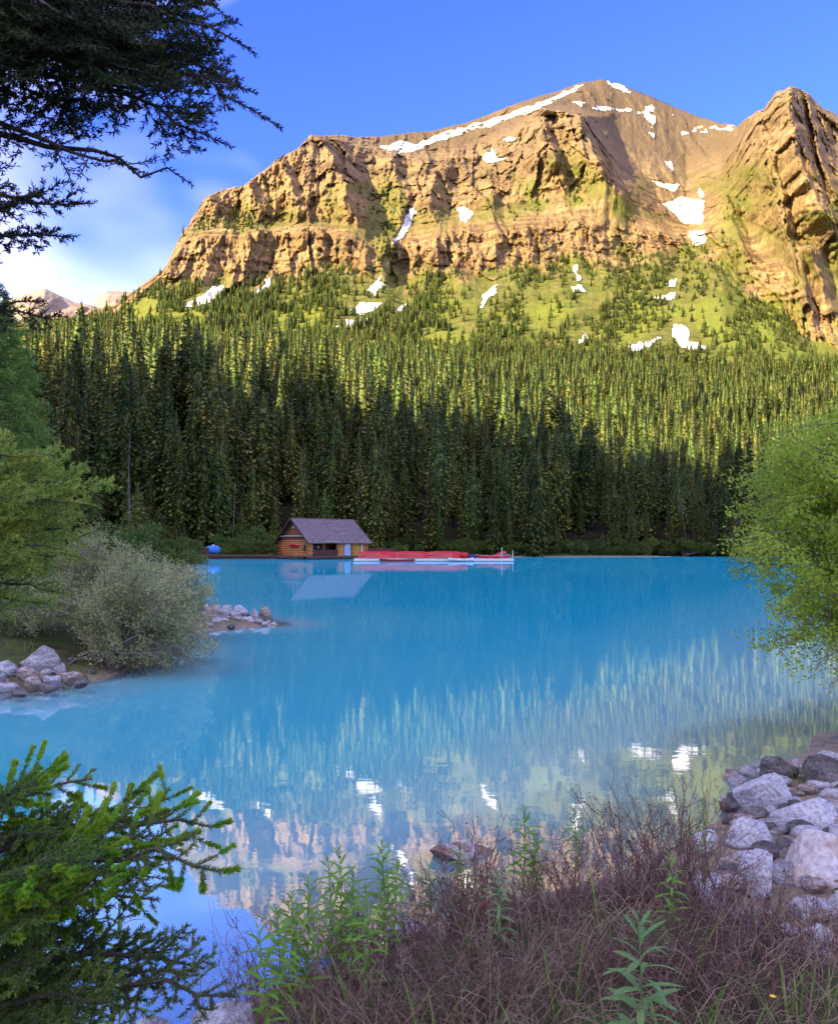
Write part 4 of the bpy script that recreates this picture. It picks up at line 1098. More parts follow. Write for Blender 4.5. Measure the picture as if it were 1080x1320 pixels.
# ------------------------------------------------------------------ boulders
def rock_mat(name, cols, vein=(0.75, 0.72, 0.72), veinw=0.06, scale=2.5):
    m, nt, N, Lk, out = mat_new(name)
    b = N('ShaderNodeBsdfPrincipled'); b.inputs['Roughness'].default_value = 0.8; b.inputs['Specular IOR Level'].default_value = 0.25
    tc = N('ShaderNodeTexCoord')
    n1 = N('ShaderNodeTexNoise'); n1.inputs['Scale'].default_value = scale; n1.inputs['Detail'].default_value = 9; n1.inputs['Roughness'].default_value = 0.65
    n2 = N('ShaderNodeTexNoise'); n2.inputs['Scale'].default_value = scale * 14; n2.inputs['Detail'].default_value = 5
    mp = N('ShaderNodeMapping'); mp.inputs['Rotation'].default_value = (0.5, 0.4, 0.3); mp.inputs['Scale'].default_value = (0.5, 0.5, 2.6)
    n3 = N('ShaderNodeTexNoise'); n3.inputs['Scale'].default_value = scale * 1.2; n3.inputs['Detail'].default_value = 4; n3.inputs['Distortion'].default_value = 0.6
    Lk(tc.outputs['Object'], n1.inputs['Vector']); Lk(tc.outputs['Object'], n2.inputs['Vector']); Lk(tc.outputs['Object'], mp.inputs[0]); Lk(mp.outputs[0], n3.inputs['Vector'])
    k = len(cols)
    r = ramp(N, [(0.3 + 0.4 * i / (k - 1), (*c, 1)) for i, c in enumerate(cols)])
    Lk(n1.outputs['Fac'], r.inputs[0])
    v = ramp(N, [(0.5 - veinw, (0, 0, 0, 1)), (0.5, (1, 1, 1, 1)), (0.5 + veinw, (0, 0, 0, 1))]); Lk(n3.outputs['Fac'], v.inputs[0])
    mx = N('ShaderNodeMixRGB'); mx.inputs[2].default_value = (*vein, 1)
    vm = N('ShaderNodeMath', operation='MULTIPLY'); vm.inputs[1].default_value = 0.45; Lk(v.outputs[0], vm.inputs[0]); Lk(vm.outputs[0], mx.inputs[0])
    Lk(r.outputs[0], mx.inputs[1])
    sp = ramp(N, [(0.35, (0.62, 0.62, 0.62, 1)), (0.6, (1.05, 1.05, 1.05, 1))]); Lk(n2.outputs['Fac'], sp.inputs[0])
    mm = N('ShaderNodeMixRGB', blend_type='MULTIPLY'); mm.inputs[0].default_value = 1; Lk(mx.outputs[0], mm.inputs[1]); Lk(sp.outputs[0], mm.inputs[2])
    Lk(mm.outputs[0], b.inputs['Base Color'])
    bp = N('ShaderNodeBump'); bp.inputs['Strength'].default_value = 0.6; bp.inputs['Distance'].default_value = 0.03
    ad = N('ShaderNodeMath', operation='ADD'); Lk(n1.outputs['Fac'], ad.inputs[0]); Lk(n2.outputs['Fac'], ad.inputs[1]); Lk(ad.outputs[0], bp.inputs['Height'])
    Lk(bp.outputs[0], b.inputs['Normal']); Lk(b.outputs[0], out.inputs['Surface'])
    return m
M_RPALE = rock_mat('pale_limestone', [(0.26, 0.24, 0.25), (0.46, 0.44, 0.45), (0.60, 0.58, 0.58)])
M_RGREY = rock_mat('grey_limestone', [(0.16, 0.145, 0.145), (0.29, 0.27, 0.27), (0.40, 0.38, 0.37)])
M_RDARK = rock_mat('dark_wet_rock', [(0.055, 0.045, 0.04), (0.12, 0.10, 0.09), (0.19, 0.165, 0.15)], vein=(0.3, 0.28, 0.26))
M_RORNG = rock_mat('rust_stained_limestone', [(0.46, 0.28, 0.16), (0.56, 0.46, 0.40), (0.62, 0.60, 0.61)], scale=1.4)
M_RBRWN = rock_mat('brown_rock', [(0.20, 0.12, 0.08), (0.30, 0.20, 0.14), (0.38, 0.29, 0.22)])
import bmesh
def rock_mesh(seed, size, sub=3, cuts=10, smooth=True, mat=None, rough=0.09):
    bm = bmesh.new(); bmesh.ops.create_icosphere(bm, subdivisions=sub, radius=1.0)
    V = np.array([v.co[:] for v in bm.verts]); Fc = np.array([[v.index for v in f.verts] for f in bm.faces]); bm.free()
    r = np.random.default_rng(seed)
    for _ in range(cuts):                                   # planes worn onto a boulder
        n = r.normal(size=3); n /= np.linalg.norm(n); h = r.uniform(0.52, 0.86)
        dd = V @ n; V = V - np.outer(np.maximum(dd - h, 0) * 0.97, n)
    V = V * (1 + rough * 1.6 * fbm(V[:, 0] * 1.5 + seed, V[:, 1] * 1.5, V[:, 2] * 1.5, octv=3, seed=seed)[:, None] + rough * 0.5 * vnoise(V[:, 0] * 7, V[:, 1] * 7 + seed, V[:, 2] * 7, seed=seed)[:, None])
    return new_mesh('boulder', V * np.array(size) / 2, Fc, [mat], smooth)
def rock(u, yt, yb, w, d, mat, seed, label, name='boulder', deep=1.35, group=None, rz=None, sub=3, yaw=0.3):
    sx = w * d / F; sz = (yb - yt) * d / F
    c = P(u, (yt + yb) / 2, d); c[2] -= sz * (deep - 1) / 2
    me = rock_mesh(seed, (sx * 1.06, sx * (0.7 + 0.3 * ((seed * 37) % 10) / 10), sz * deep * 1.05), sub=sub, mat=mat)
    r = random.Random(seed)
    return tag(link(name, me, loc=c, rot=(r.uniform(-.12, .12), r.uniform(-.12, .12), r.uniform(-yaw, yaw) if rz is None else rz)), label, 'rock', group)
RIGHT = [(1002, 974, 1001, 50, 8.0, M_RDARK, 'small dark wet boulder at the water behind the white split boulder'),
 (1064, 974, 1024, 80, 7.7, M_RDARK, 'large dark grey rounded boulder at the right edge near the water'),
 (979, 994, 1047, 74, 7.1, M_RPALE, 'white boulder with dark cracked left face standing in the shallows'),
 (968, 1038, 1058, 66, 6.95, M_RDARK, 'flat dark slab in the water below the white cracked boulder'),
 (1041, 1028, 1070, 92, 6.6, M_RPALE, 'long pale grey boulder behind the big white and rust boulder'),
 (1075, 1014, 1044, 44, 7.2, M_RGREY, 'grey boulder at the right edge between two larger boulders'),
 (971, 1052, 1098, 62, 6.2, M_RPALE, 'pale boulder with slanting grey bands at the waterline'),
 (1052, 1058, 1160, 108, 5.55, M_RORNG, 'biggest boulder, white on top with a rust stained face, at the right edge'),
 (977, 1096, 1160, 54, 5.3, M_RPALE, 'upright pale boulder seen through the brown twigs'),
 (908, 1068, 1096, 36, 6.0, M_RPALE, 'small pale stone at the waterline behind the twigs'),
 (1046, 1156, 1200, 64, 4.9, M_RGREY, 'grey boulder directly below the rust stained boulder'),
 (1052, 1190, 1240, 50, 4.55, M_RPALE, 'lowest pale blue boulder on the right bank among the grass'),
 (956, 1056, 1076, 36, 6.5, M_RBRWN, 'flat reddish brown stone at the edge of the shallows'),
 (915, 1124, 1170, 56, 5.2, M_RPALE, 'pale stone half buried under the brown twigs'),
 (962, 1172, 1206, 44, 4.8, M_RGREY, 'grey stone deep among the twigs below the upright boulder'),
 (1082, 950, 970, 34, 9.6, M_RDARK, 'dark stone farthest back on the right shore'),
 (300, 1296, 1345, 104, 3.62, M_RPALE, 'pale rounded stone at the bottom edge beside the bright green fir'),
 (196, 1308, 1336, 60, 3.75, M_RGREY, 'grey stone at the bottom edge behind the fir boughs'),
 (523, 1184, 1210, 60, 4.75, M_RPALE, 'flat pale stone at the waterline under the leafy stalks'),
 (592, 1090, 1108, 96, 6.05, M_RBRWN, 'flat brown rock just breaking the shallow water'),
 (1020, 1092, 1110, 40, 6.0, M_RDARK, 'mossy dark gap stone left of the rust stained boulder'),
 (1086, 1150, 1215, 60, 5.0, M_RPALE, 'pale boulder cut off by the right edge below the biggest boulder'),
 (940, 1205, 1235, 40, 4.4, M_RGREY, 'small grey stone under the twigs nearest the bank grass')]
for k, (u, yt, yb, w, d, mt, lab) in enumerate(RIGHT):
    rock(u, yt, yb, w, d, mt, 300 + k, lab, sub=4 if w > 60 else 3)
LEFT = [(50, 833, 871, 54, 13.6, M_RGREY, 'largest grey boulder on the left bank under the willow'), (8, 852, 875, 34, 13.2, M_RGREY, 'grey boulder at the left edge beside the largest one'),
 (37, 858, 877, 31, 12.9, M_RBRWN, 'brownish pink boulder in front of the largest left boulder'), (43, 871, 887, 24, 12.5, M_RBRWN, 'small reddish stone at the water on the left bank'),
 (62, 878, 890, 28, 12.4, M_RDARK, 'dark flat stone at the water right of the reddish one'), (8, 876, 890, 28, 12.3, M_RGREY, 'low grey stone at the left edge by the water'),
 (90, 863, 878, 32, 13.0, M_RBRWN, 'flat brownish stone at the right of the left bank boulders'), (67, 868, 881, 22, 12.8, M_RGREY, 'small grey stone wedged between the left bank boulders'),
 (78, 857, 868, 20, 13.3, M_RGREY, 'small grey stone behind the flat brownish one'), (234, 758, 771, 16, 23.0, M_RPALE, 'single pale stone showing through the top of the willow'),
 (24, 886, 896, 26, 12.0, M_RDARK, 'dark stone half under water nearest on the left bank'), (-12, 862, 886, 40, 12.7, M_RGREY, 'grey boulder cut off by the left edge'), (104, 874, 884, 20, 12.7, M_RDARK, 'little dark stone under the drooping willow twigs')]
for k, (u, yt, yb, w, d, mt, lab) in enumerate(LEFT):
    rock(u, yt, yb, w, d, mt, 340 + k, lab)
sr_ = random.Random(9)
k = 0
for row, (yb, d, u0, u1) in enumerate(((789, 25.6, 258, 318), (796, 25.0, 262, 334), (803, 24.4, 262, 347), (810, 23.7, 258, 355), (817, 23.1, 262, 342), (822, 22.7, 268, 318))):
    u = u0
    while u < u1:
        w = sr_.uniform(11, 22); h = sr_.uniform(8, 13)
        mt = sr_.choice([M_RPALE, M_RPALE, M_RGREY, M_RGREY, M_RBRWN, M_RDARK])
        pos = 'at the tip' if u > u1 - 24 else ('in the middle' if u > (u0 + u1) / 2 - 10 else 'at the willow end')
        tone = {M_RPALE.name: 'pale', M_RGREY.name: 'grey', M_RBRWN.name: 'brownish', M_RDARK.name: 'dark'}[mt.name]
        rowname = ('the back edge', 'the back edge', 'the crest', 'the crest', 'the near edge', 'the near waterline')[row]
        rock(u + w / 2, yb - h + sr_.uniform(-2, 1), yb, w * 1.1, d + sr_.uniform(-0.2, 0.2), mt, 400 + k, 'small %s stone on %s of the left rock spit, %s' % (tone, rowname, pos), name='spit_stone', group='stones of the left rock spit', yaw=3.0, sub=3, deep=1.7)
        u += w * 0.86; k += 1

# ------------------------------------------------------------------ near conifers: boughs with real needles
def needles(lines, per_m, ln, wd, rg, lean=0.75, flat=0.0):
    """needles along polylines: each a thin two-triangle blade"""
    P0, D0, R0_ = [], [], []
    for pts in lines:
        e = pts[1:] - pts[:-1]; L_ = np.linalg.norm(e, axis=1)
        n = np.maximum(1, (L_ * per_m).astype(int))
        i = np.repeat(np.arange(len(L_)), n)
        t = rg.random(len(i))
        P0.append(pts[i] + e[i] * t[:, None]); D0.append(e[i] / (L_[i][:, None] + 1e-9))
    P0 = np.concatenate(P0); D0 = np.concatenate(D0)
    n = len(P0)
    r = rg.normal(size=(n, 3)); r[:, 2] *= 1 - flat; r[:, 2] += 0.25
    r -= D0 * np.sum(r * D0, 1)[:, None]; r /= np.linalg.norm(r, axis=1)[:, None] + 1e-9
    a = rg.uniform(lean - 0.25, lean + 0.25, n)[:, None]
    d = D0 * np.cos(a) + r * np.sin(a)
    return leaf_cloud(P0, d, ln * rg.uniform(0.7, 1.15, n), wd, rg, fold=0.15)

def grow(rng, p0, p1, sag, spread=0.55, sp=0.055, up=(0, 0, 1), ratio=0.42, second=True, bare=0.25, ang=55, gap=0.0):
    """a bough: axis, side twigs left and right, twigs on those; returns (lines with radius, leafy lines, twig tips)"""
    p0 = np.array(p0, float); p1 = np.array(p1, float)
    L_ = np.linalg.norm(p1 - p0)
    k = max(6, int(L_ / 0.09))
    main = arc(p0, p1, sag, k)
    main[1:-1] += np.array([[rng.gauss(0, 0.010 * L_) for _ in range(3)] for _ in range(k - 2)])
    wood = [(main, 0.006 + 0.011 * L_, 0.0022)]
    leafy, tips = [], []
    ax = (p1 - p0) / L_
    upv = np.array(up, float); side = np.cross(ax, upv); side /= np.linalg.norm(side)
    cum = np.r_[0, np.cumsum(np.linalg.norm(np.diff(main, axis=0), axis=1))]
    leafy.append(main[int(k * max(bare, 0.45)):])
    tips.append((main[-1], ax))
    s = L_ * bare
    sg = 1
    def at(c, cumv, x):
        return np.array([np.interp(x, cumv, c[:, j]) for j in range(3)])
    while s < L_ * 0.985:
        if rng.random() >= gap:
            b = at(main, cum, s)
            tl = (ratio * (L_ - s) ** 0.85 * (0.6 + 0.4 * L_) + 0.06) * rng.uniform(0.55, 1.15)
            a = math.radians(rng.uniform(ang - 16, ang + 12))
            dirv = ax * math.cos(a) + side * sg * math.sin(a) + upv * rng.uniform(-0.22, 0.22) * spread * 2
            dirv /= np.linalg.norm(dirv)
            e = b + dirv * tl
            kk = max(3, int(tl / 0.06))
            tw = arc(b, e, -0.06 * tl + rng.uniform(0, 0.05) * tl, kk)
            wood.append((tw, 0.0022 + 0.004 * tl, 0.0014)); leafy.append(tw[(1 if gap else 0):]); tips.append((tw[-1], dirv))
            if second and tl > 0.10:
                cum2 = np.r_[0, np.cumsum(np.linalg.norm(np.diff(tw, axis=0), axis=1))]
                q = tl * 0.25; s2 = 1
                sd2 = np.cross(dirv, upv); sd2 /= np.linalg.norm(sd2)
                while q < tl * 0.97:
                    b2 = at(tw, cum2, q)
                    t2 = ((tl - q) * 0.5 + 0.03) * rng.uniform(0.6, 1.1)
                    d2 = dirv * 0.62 + sd2 * s2 * 0.78 + upv * rng.uniform(-0.3, 0.3); d2 /= np.linalg.norm(d2)
                    l2 = np.array([b2, b2 + d2 * t2 * 0.5 - upv * 0.004, b2 + d2 * t2])
                    wood.append((l2, 0.0016, 0.001)); leafy.append(l2); tips.append((l2[-1], d2))
                    q += sp * rng.uniform(0.7, 1.2); s2 = -s2
        s += sp * rng.uniform(0.6, 1.0); sg = -sg
    return wood, leafy, tips

M_BARK2 = simple_mat('grey_brown_bark', [(0.045, 0.034, 0.028), (0.12, 0.095, 0.08)], scale=14, rough=0.95, bump=0.5)
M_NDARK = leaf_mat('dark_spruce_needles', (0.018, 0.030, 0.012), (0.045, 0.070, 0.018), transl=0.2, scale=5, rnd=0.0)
M_NMID = leaf_mat('green_spruce_needles', (0.11, 0.20, 0.04), (0.24, 0.33, 0.06), transl=0.3, scale=4, rnd=0.1)
M_NYEL = leaf_mat('yellow_green_needles', (0.20, 0.29, 0.04), (0.38, 0.46, 0.07), transl=0.35, scale=4, rnd=0.1)
M_NFIR = leaf_mat('fir_needles', (0.065, 0.13, 0.024), (0.16, 0.26, 0.04), transl=0.25, scale=6, rnd=0.1)
M_NTIP = leaf_mat('new_fir_shoots', (0.16, 0.33, 0.025), (0.28, 0.46, 0.04), transl=0.4, scale=30, rnd=0.2, hue=0.02)
g6 = np.random.default_rng(66)
def build_bough(parent, rng, p0, p1, sag, nmat, per_m, nl, nw, **kw):
    wood, leafy, tips = grow(rng, p0, p1, sag, **kw)
    m = branch_tubes(wood, 5)
    b = m.build('bough', M_BARK2, parent, True)
    V, Fc = needles(leafy, per_m, nl, nw, g6)
    tag(link('needles', new_mesh('needles', V, Fc, [nmat]), b), kind='stuff')
    return b, tips
def trunk_line(name, parent, pts, rad, mat=None):
    m = MB(); m.tube(pts, rad, 10)
    return m.build(name, mat or M_BARK2, parent, True)

# overhanging spruce: its trunk stands left of the view, dark boughs reach in at the top left
rs = random.Random(21)
ov = thing('overhanging_spruce', 'near spruce whose dark boughs reach into the top left sky', 'tree')
tx = -2.3
trunk_line('trunk', ov, [(tx, 3.1, 0.3), (tx - 0.03, 3.1, 2.5), (tx - 0.05, 3.15, 5.2), (tx - 0.05, 3.15, 8.5)], [0.2, 0.17, 0.12, 0.05])
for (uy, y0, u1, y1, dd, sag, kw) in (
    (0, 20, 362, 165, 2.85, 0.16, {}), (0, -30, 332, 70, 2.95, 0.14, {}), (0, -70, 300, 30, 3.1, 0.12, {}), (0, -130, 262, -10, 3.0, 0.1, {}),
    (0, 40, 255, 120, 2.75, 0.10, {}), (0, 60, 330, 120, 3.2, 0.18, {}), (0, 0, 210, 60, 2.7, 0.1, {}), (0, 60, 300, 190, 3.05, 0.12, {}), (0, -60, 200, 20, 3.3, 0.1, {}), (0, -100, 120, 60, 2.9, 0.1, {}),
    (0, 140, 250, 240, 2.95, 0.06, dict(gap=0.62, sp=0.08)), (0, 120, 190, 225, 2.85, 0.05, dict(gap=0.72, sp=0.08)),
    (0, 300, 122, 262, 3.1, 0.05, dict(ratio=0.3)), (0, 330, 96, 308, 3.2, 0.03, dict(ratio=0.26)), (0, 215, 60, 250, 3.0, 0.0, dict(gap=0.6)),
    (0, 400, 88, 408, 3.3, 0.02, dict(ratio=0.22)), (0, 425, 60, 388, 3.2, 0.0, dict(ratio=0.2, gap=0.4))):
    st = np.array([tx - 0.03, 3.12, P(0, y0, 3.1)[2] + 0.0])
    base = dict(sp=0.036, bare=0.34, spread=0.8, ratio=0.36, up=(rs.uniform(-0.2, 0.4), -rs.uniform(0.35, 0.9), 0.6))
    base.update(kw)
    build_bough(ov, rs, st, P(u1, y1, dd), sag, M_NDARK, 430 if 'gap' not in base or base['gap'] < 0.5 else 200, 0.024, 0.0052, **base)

# spruce further back at the left edge, and the yellow-green one in front of it
def dense_spruce(name, label, loc, H, R, n_b, nmat, low, rng, tuft=(0.10, 0.022), per=1.0):
    t = thing(name, label, 'tree', loc, rng.uniform(0, 6))
    trunk_line('trunk', t, [(0, 0, -0.2), (0.03, 0, H * 0.5), (0, 0, H)], [0.022 * H, 0.014 * H, 0.01])
    lines, pos, dirs = [], [], []
    for k in range(n_b):
        s = (k + rng.random()) / n_b
        z = H * (low + (1 - low) * s ** 0.9)
        ln = R * (1 - s) ** 0.8 * rng.uniform(0.75, 1.15) + 0.12
        a = k * 2.399 + rng.uniform(-0.4, 0.4)
        e = np.array([math.cos(a), math.sin(a), 0])
        p1 = np.array([0, 0, z]) + e * ln + np.array([0, 0, ln * ((s - 0.4) * 0.6 - 0.15)])
        main = arc((0, 0, z), p1, 0.08 * ln, 6)
        lines.append((main, 0.008 + 0.012 * ln, 0.003))
        sd = np.array([-e[1], e[0], 0])
        m_ = int(ln * 46 * per)
        f_ = g6.uniform(0.22, 1.0, m_)
        b = np.stack([np.interp(f_, np.linspace(0, 1, 6), main[:, j]) for j in range(3)], 1)
        w = g6.normal(0, 1, m_) * 0.24 * ln * (1.1 - f_)
        hang = -np.abs(g6.normal(0, 0.10, m_)) * ln * 0.8
        c = b + sd * w[:, None] + e * (np.abs(w) * 0.5)[:, None] + np.array([0, 0, 1]) * hang[:, None]
        for q in range(7):
            pos.append(c + g6.normal(0, 0.035, c.shape)); dirs.append(e * 0.8 + sd * np.sign(w)[:, None] * 0.6 + np.array([0, 0, 0.05]) + g6.normal(0, 0.45, c.shape))
    branch_tubes(lines, 5).build('branches', M_BARK2, t, True)
    pos = np.concatenate(pos); dirs = np.concatenate(dirs)
    V, Fc = leaf_cloud(pos, dirs, tuft[0] * g6.uniform(0.6, 1.2, len(pos)), tuft[1], g6)
    tag(link('crown', new_mesh('crown', V, Fc, [nmat]), t), kind='stuff')
    return t
dense_spruce('bank_spruce', 'mid green spruce filling the left edge above the yellow green one', on_slope(-4, 21), 7.9, 2.1, 190, M_NMID, 0.05, rs, tuft=(0.10, 0.024))
dense_spruce('bank_spruce', 'darker spruce close behind the left edge spruce', on_slope(28, 34), 9.2, 2.0, 150, M_NMID, 0.04, rs, tuft=(0.13, 0.032))
yt_ = thing('yellow_green_spruce', 'yellow green spruce boughs reaching in from the left edge over the willow', 'tree')
tx2 = (-75 - CX) / F * 7.0
trunk_line('trunk', yt_, [(tx2, 7.0, 0.3), (tx2 + 0.02, 7.0, 2.0), (tx2, 7.0, 3.6)], [0.09, 0.06, 0.02])
for (y0, u1, y1, dd) in ((600, 60, 590, 6.9), (615, 100, 618, 7.1), (628, 155, 630, 6.7), (650, 128, 655, 6.5), (675, 110, 668, 6.6), (690, 128, 690, 6.8), (700, 90, 712, 6.4), (715, 112, 722, 7.0), (730, 60, 740, 6.5), (745, 90, 768, 6.7), (770, 78, 785, 7.0),
                         (590, 20, 570, 6.8), (660, 60, 640, 6.3), (625, 40, 610, 7.4), (705, 30, 720, 6.2), (680, 20, 690, 7.4), (650, 90, 690, 7.5), (760, 20, 800, 6.6)):
    st = P(-75, y0, 7.0)
    build_bough(yt_, rs, st, P(u1, y1, dd), 0.05, M_NYEL, 260, 0.042, 0.0085, sp=0.065, bare=0.2, spread=0.8, ratio=0.36, up=(0, -rs.uniform(0.2, 0.8), 0.7))

# young fir with bright new shoots, bottom left
fr_ = thing('young_fir', 'young fir with bright green new shoots in the bottom left corner', 'tree')
tx3 = (-60 - CX) / F * 2.35
trunk_line('trunk', fr_, [(tx3, 2.35, 0.35), (tx3 + 0.01, 2.35, 1.2), (tx3, 2.35, 1.75)], [0.03, 0.022, 0.006])
SHOOT = []
for k in range(5):
    l_ = 0.036 + 0.004 * k
    ax_ = np.array([(0, 0, 0), (l_ * 0.5, 0, 0.002), (l_, 0, 0.004)], float)
    V, Fc = needles([ax_], 4200, 0.015, 0.0027, g6, lean=0.66)
    V2, F2 = leaf_cloud(np.tile(ax_[-1] * 0.9, (30, 1)), np.array([1.0, 0, 0.1]) + g6.normal(0, 0.45, (30, 3)), 0.014, 0.0027, g6)
    SHOOT.append(new_mesh('shoot', np.concatenate([V, V2]), np.concatenate([Fc, F2 + len(V)]), [M_NTIP]))
from mathutils import Vector
n_sh = 0
for (y0, u1, y1, dd, sag) in ((1060, 118, 1004, 2.45, 0.03), (1065, 50, 1010, 2.1, 0.02), (1110, 185, 1060, 2.5, 0.05), (1115, 272, 1066, 2.3, 0.06), (1130, 285, 1124, 2.05, 0.06), (1140, 120, 1110, 1.95, 0.03),
                              (1175, 205, 1160, 2.4, 0.04), (1190, 100, 1165, 2.0, 0.02), (1225, 140, 1215, 2.25, 0.02), (1250, 262, 1248, 2.2, 0.05), (1270, 306, 1284, 2.05, 0.05),
                              (1285, 190, 1290, 2.3, 0.03), (1300, 150, 1290, 1.95, 0.03), (1265, 60, 1240, 1.95, 0.02), (1320, 110, 1330, 2.0, 0.02), (1040, 20, 1035, 2.25, 0.0), (1210, 20, 1200, 1.9, 0.0), (1150, 60, 1140, 2.3, 0.02), (1090, 70, 1075, 2.2, 0.02), (1235, 80, 1260, 2.4, 0.02), (1300, 40, 1310, 2.2, 0.0)):
    st = P(-60, y0 + 15, 2.35)
    b, tips = build_bough(fr_, rs, st, P(u1, y1, dd), sag, M_NFIR, 1000, 0.016, 0.0030, sp=0.032, bare=0.08, spread=0.5, ratio=0.27, up=(rs.uniform(-0.15, 0.15), -rs.uniform(0.15, 0.45), 0.9))
    rs.shuffle(tips)
    for p, dv in tips[:int(len(tips) * 0.55)]:
        uu = CX + p[0] / p[1] * F
        if n_sh >= 300 or uu < -10: continue
        o = link('shoot', SHOOT[n_sh % 5], b, loc=p)
        o.rotation_euler = Vector([float(x) for x in dv]).to_track_quat('X', 'Z').to_euler(); o.scale = (rs.uniform(0.9, 1.5),) * 3
        n_sh += 1
print('shoots', n_sh)

# loose stones between the boulders
gs = np.random.default_rng(31)
SM = [rock_mesh(900 + k, (1, 0.8, 0.6), sub=2, mat=(M_RPALE, M_RGREY, M_RBRWN, M_RDARK)[k % 4]) for k in range(8)]
def stones(n, ulo, uhi, dlo, dhi, lab, grp, smin, smax, lo=-0.35, hi=0.9):
    c = 0
    while c < n:
        d = gs.uniform(dlo, dhi); u = gs.uniform(ulo, uhi); x = (u - CX) / F * d
        if not lo < lake_sd(np.array([x]), np.array([d]))[0] < hi: continue
        z = float(ground_z(np.array([x]), np.array([d]))[0]); s_ = gs.uniform(smin, smax)
        o = link('stone', SM[gs.integers(0, 8)], loc=(x, d, z + s_ * 0.12), rot=(0, 0, gs.uniform(0, 6.28)), scale=s_)
        tag(o, lab, 'stone', grp); c += 1
stones(140, 920, 1100, 4.3, 8.6, 'small loose stone lying between the boulders of the right shore', 'loose stones of the right shore', 0.07, 0.30, hi=1.6)
stones(26, -20, 120, 12.2, 14.5, 'small loose stone at the water edge of the left bank', 'loose stones of the left bank', 0.10, 0.30)
stones(34, 255, 350, 22.3, 26.5, 'small loose stone filling the left rock spit', 'loose stones of the left rock spit', 0.15, 0.38, hi=1.5)
# ------------------------------------------------------------------ leafy shrubs
M_WILLOW = leaf_mat('silvery_willow_leaves', (0.20, 0.26, 0.08), (0.44, 0.48, 0.19), transl=0.25, scale=1.5, rnd=0.08)
M_WTWIG = simple_mat('pale_willow_twigs', [(0.16, 0.13, 0.11), (0.30, 0.26, 0.22)], scale=6, rough=0.9)
M_BRIGHT = leaf_mat('bright_green_leaves', (0.36, 0.44, 0.045), (0.54, 0.60, 0.08), transl=0.5, scale=1.3, rnd=0.05)
g7 = np.random.default_rng(123)
def shrub(t, base, targets, per, ll, lw, lmat, wmat, spread, stem_r=0.02, twig=0.3, arch=0.25, twigs=5, droop=0.0):
    """stems run from the base to each target; twigs fan out there and carry the leaves"""
    lines, pos, dirs = [], [], []
    base = np.asarray(base, float)
    for T_ in targets:
        b = base[g7.integers(0, len(base))]
        main = arc(b, T_, arch * np.linalg.norm(T_ - b) * 0.5, 7, g7, 0.02)
        lines.append((main, stem_r, stem_r * 0.3))
        for k in range(twigs):
            s = g7.uniform(0.45, 1.0)
            p = np.array([np.interp(s, np.linspace(0, 1, 7), main[:, j]) for j in range(3)])
            dv = g7.normal(size=3) * np.array([1, 1, 0.8]) + np.array([0, 0, 0.35 - droop]); dv /= np.linalg.norm(dv)
            l_ = twig * g7.uniform(0.6, 1.4)
            tw = arc(p, p + dv * l_, -0.1 * l_ * (1 + droop), 4)
            lines.append((tw, stem_r * 0.3, stem_r * 0.12))
            n = per
            f_ = g7.uniform(0.1, 1.05, n)
            c = np.stack([np.interp(f_, np.linspace(0, 1, 4), tw[:, j]) for j in range(3)], 1)
            pos.append(c + g7.normal(0, spread, (n, 3))); dirs.append(dv * 0.7 + g7.normal(0, 0.6, (n, 3)) + np.array([0, 0, 0.1 - droop * 0.3]))
    branch_tubes(lines, 4).build('stems', wmat, t, True)
    pos = np.concatenate(pos); dirs = np.concatenate(dirs)
    V, Fc = leaf_cloud(pos, dirs, ll * g7.uniform(0.6, 1.25, len(pos)), lw, g7)
    tag(link('leaves', new_mesh('leaves', V, Fc, [lmat]), t), kind='stuff')
def in_poly(poly, n, dlo, dhi):
    p = np.array(poly, float); out = []
    while len(out) < n:
        u, y = g7.uniform(p[:, 0].min(), p[:, 0].max()), g7.uniform(p[:, 1].min(), p[:, 1].max())
        ins = False
        for i in range(len(p)):
            a, b = p[i], p[(i + 1) % len(p)]
            if (a[1] > y) != (b[1] > y) and u < (b[0] - a[0]) * (y - a[1]) / (b[1] - a[1]) + a[0]: ins = not ins
        if ins: out.append(P(u, y, g7.uniform(dlo, dhi)))
    return out
def gpt(x, y): return np.array([x, y, float(ground_z(np.array([x]), np.array([y]))[0]) - 0.05])
for lab, poly, bases, dlo, dhi, n in (
    ('large rounded silvery green willow bush hanging over the water at the left bank', [(110, 745), (150, 722), (200, 722), (240, 745), (268, 790), (285, 830), (262, 852), (200, 866), (150, 868), (118, 850), (95, 780)], [(-5.9, 15.2), (-5.6, 15.8), (-6.3, 15.6), (-5.5, 14.6)], 13.7, 16.4, 190),
    ('silvery willow bush at the left edge behind the largest grey boulder', [(-30, 760), (40, 745), (100, 750), (110, 790), (70, 830), (10, 830), (-40, 810)], [(-8.2, 15.5), (-7.8, 16.0), (-7.4, 15.2)], 14.4, 16.5, 80),
    ('taller sparse willow rising behind the round willow bush', [(60, 715), (120, 680), (150, 690), (185, 705), (215, 722), (170, 745), (90, 748)], [(-8.0, 18.5), (-7.0, 18.8), (-7.4, 18.2)], 17.2, 19.5, 80),
    ('willow bush at the back of the rock spit with reddish twigs', [(195, 722), (240, 720), (268, 742), (285, 775), (280, 800), (235, 780), (205, 750)], [(-6.7, 20.5), (-6.2, 20.2), (-6.6, 19.5)], 18.8, 21.0, 60)):
    t = thing('willow_bush', lab, 'bush')
    shrub(t, [gpt(*b) for b in bases], in_poly(poly, n, dlo, dhi), 34, 0.055, 0.020, M_WILLOW, M_WTWIG, 0.05, stem_r=0.017, twig=0.34, twigs=6)
t = thing('water_willow_twigs', 'bare pale willow branches arching to the water below the round willow bush', 'branches')
ln = []
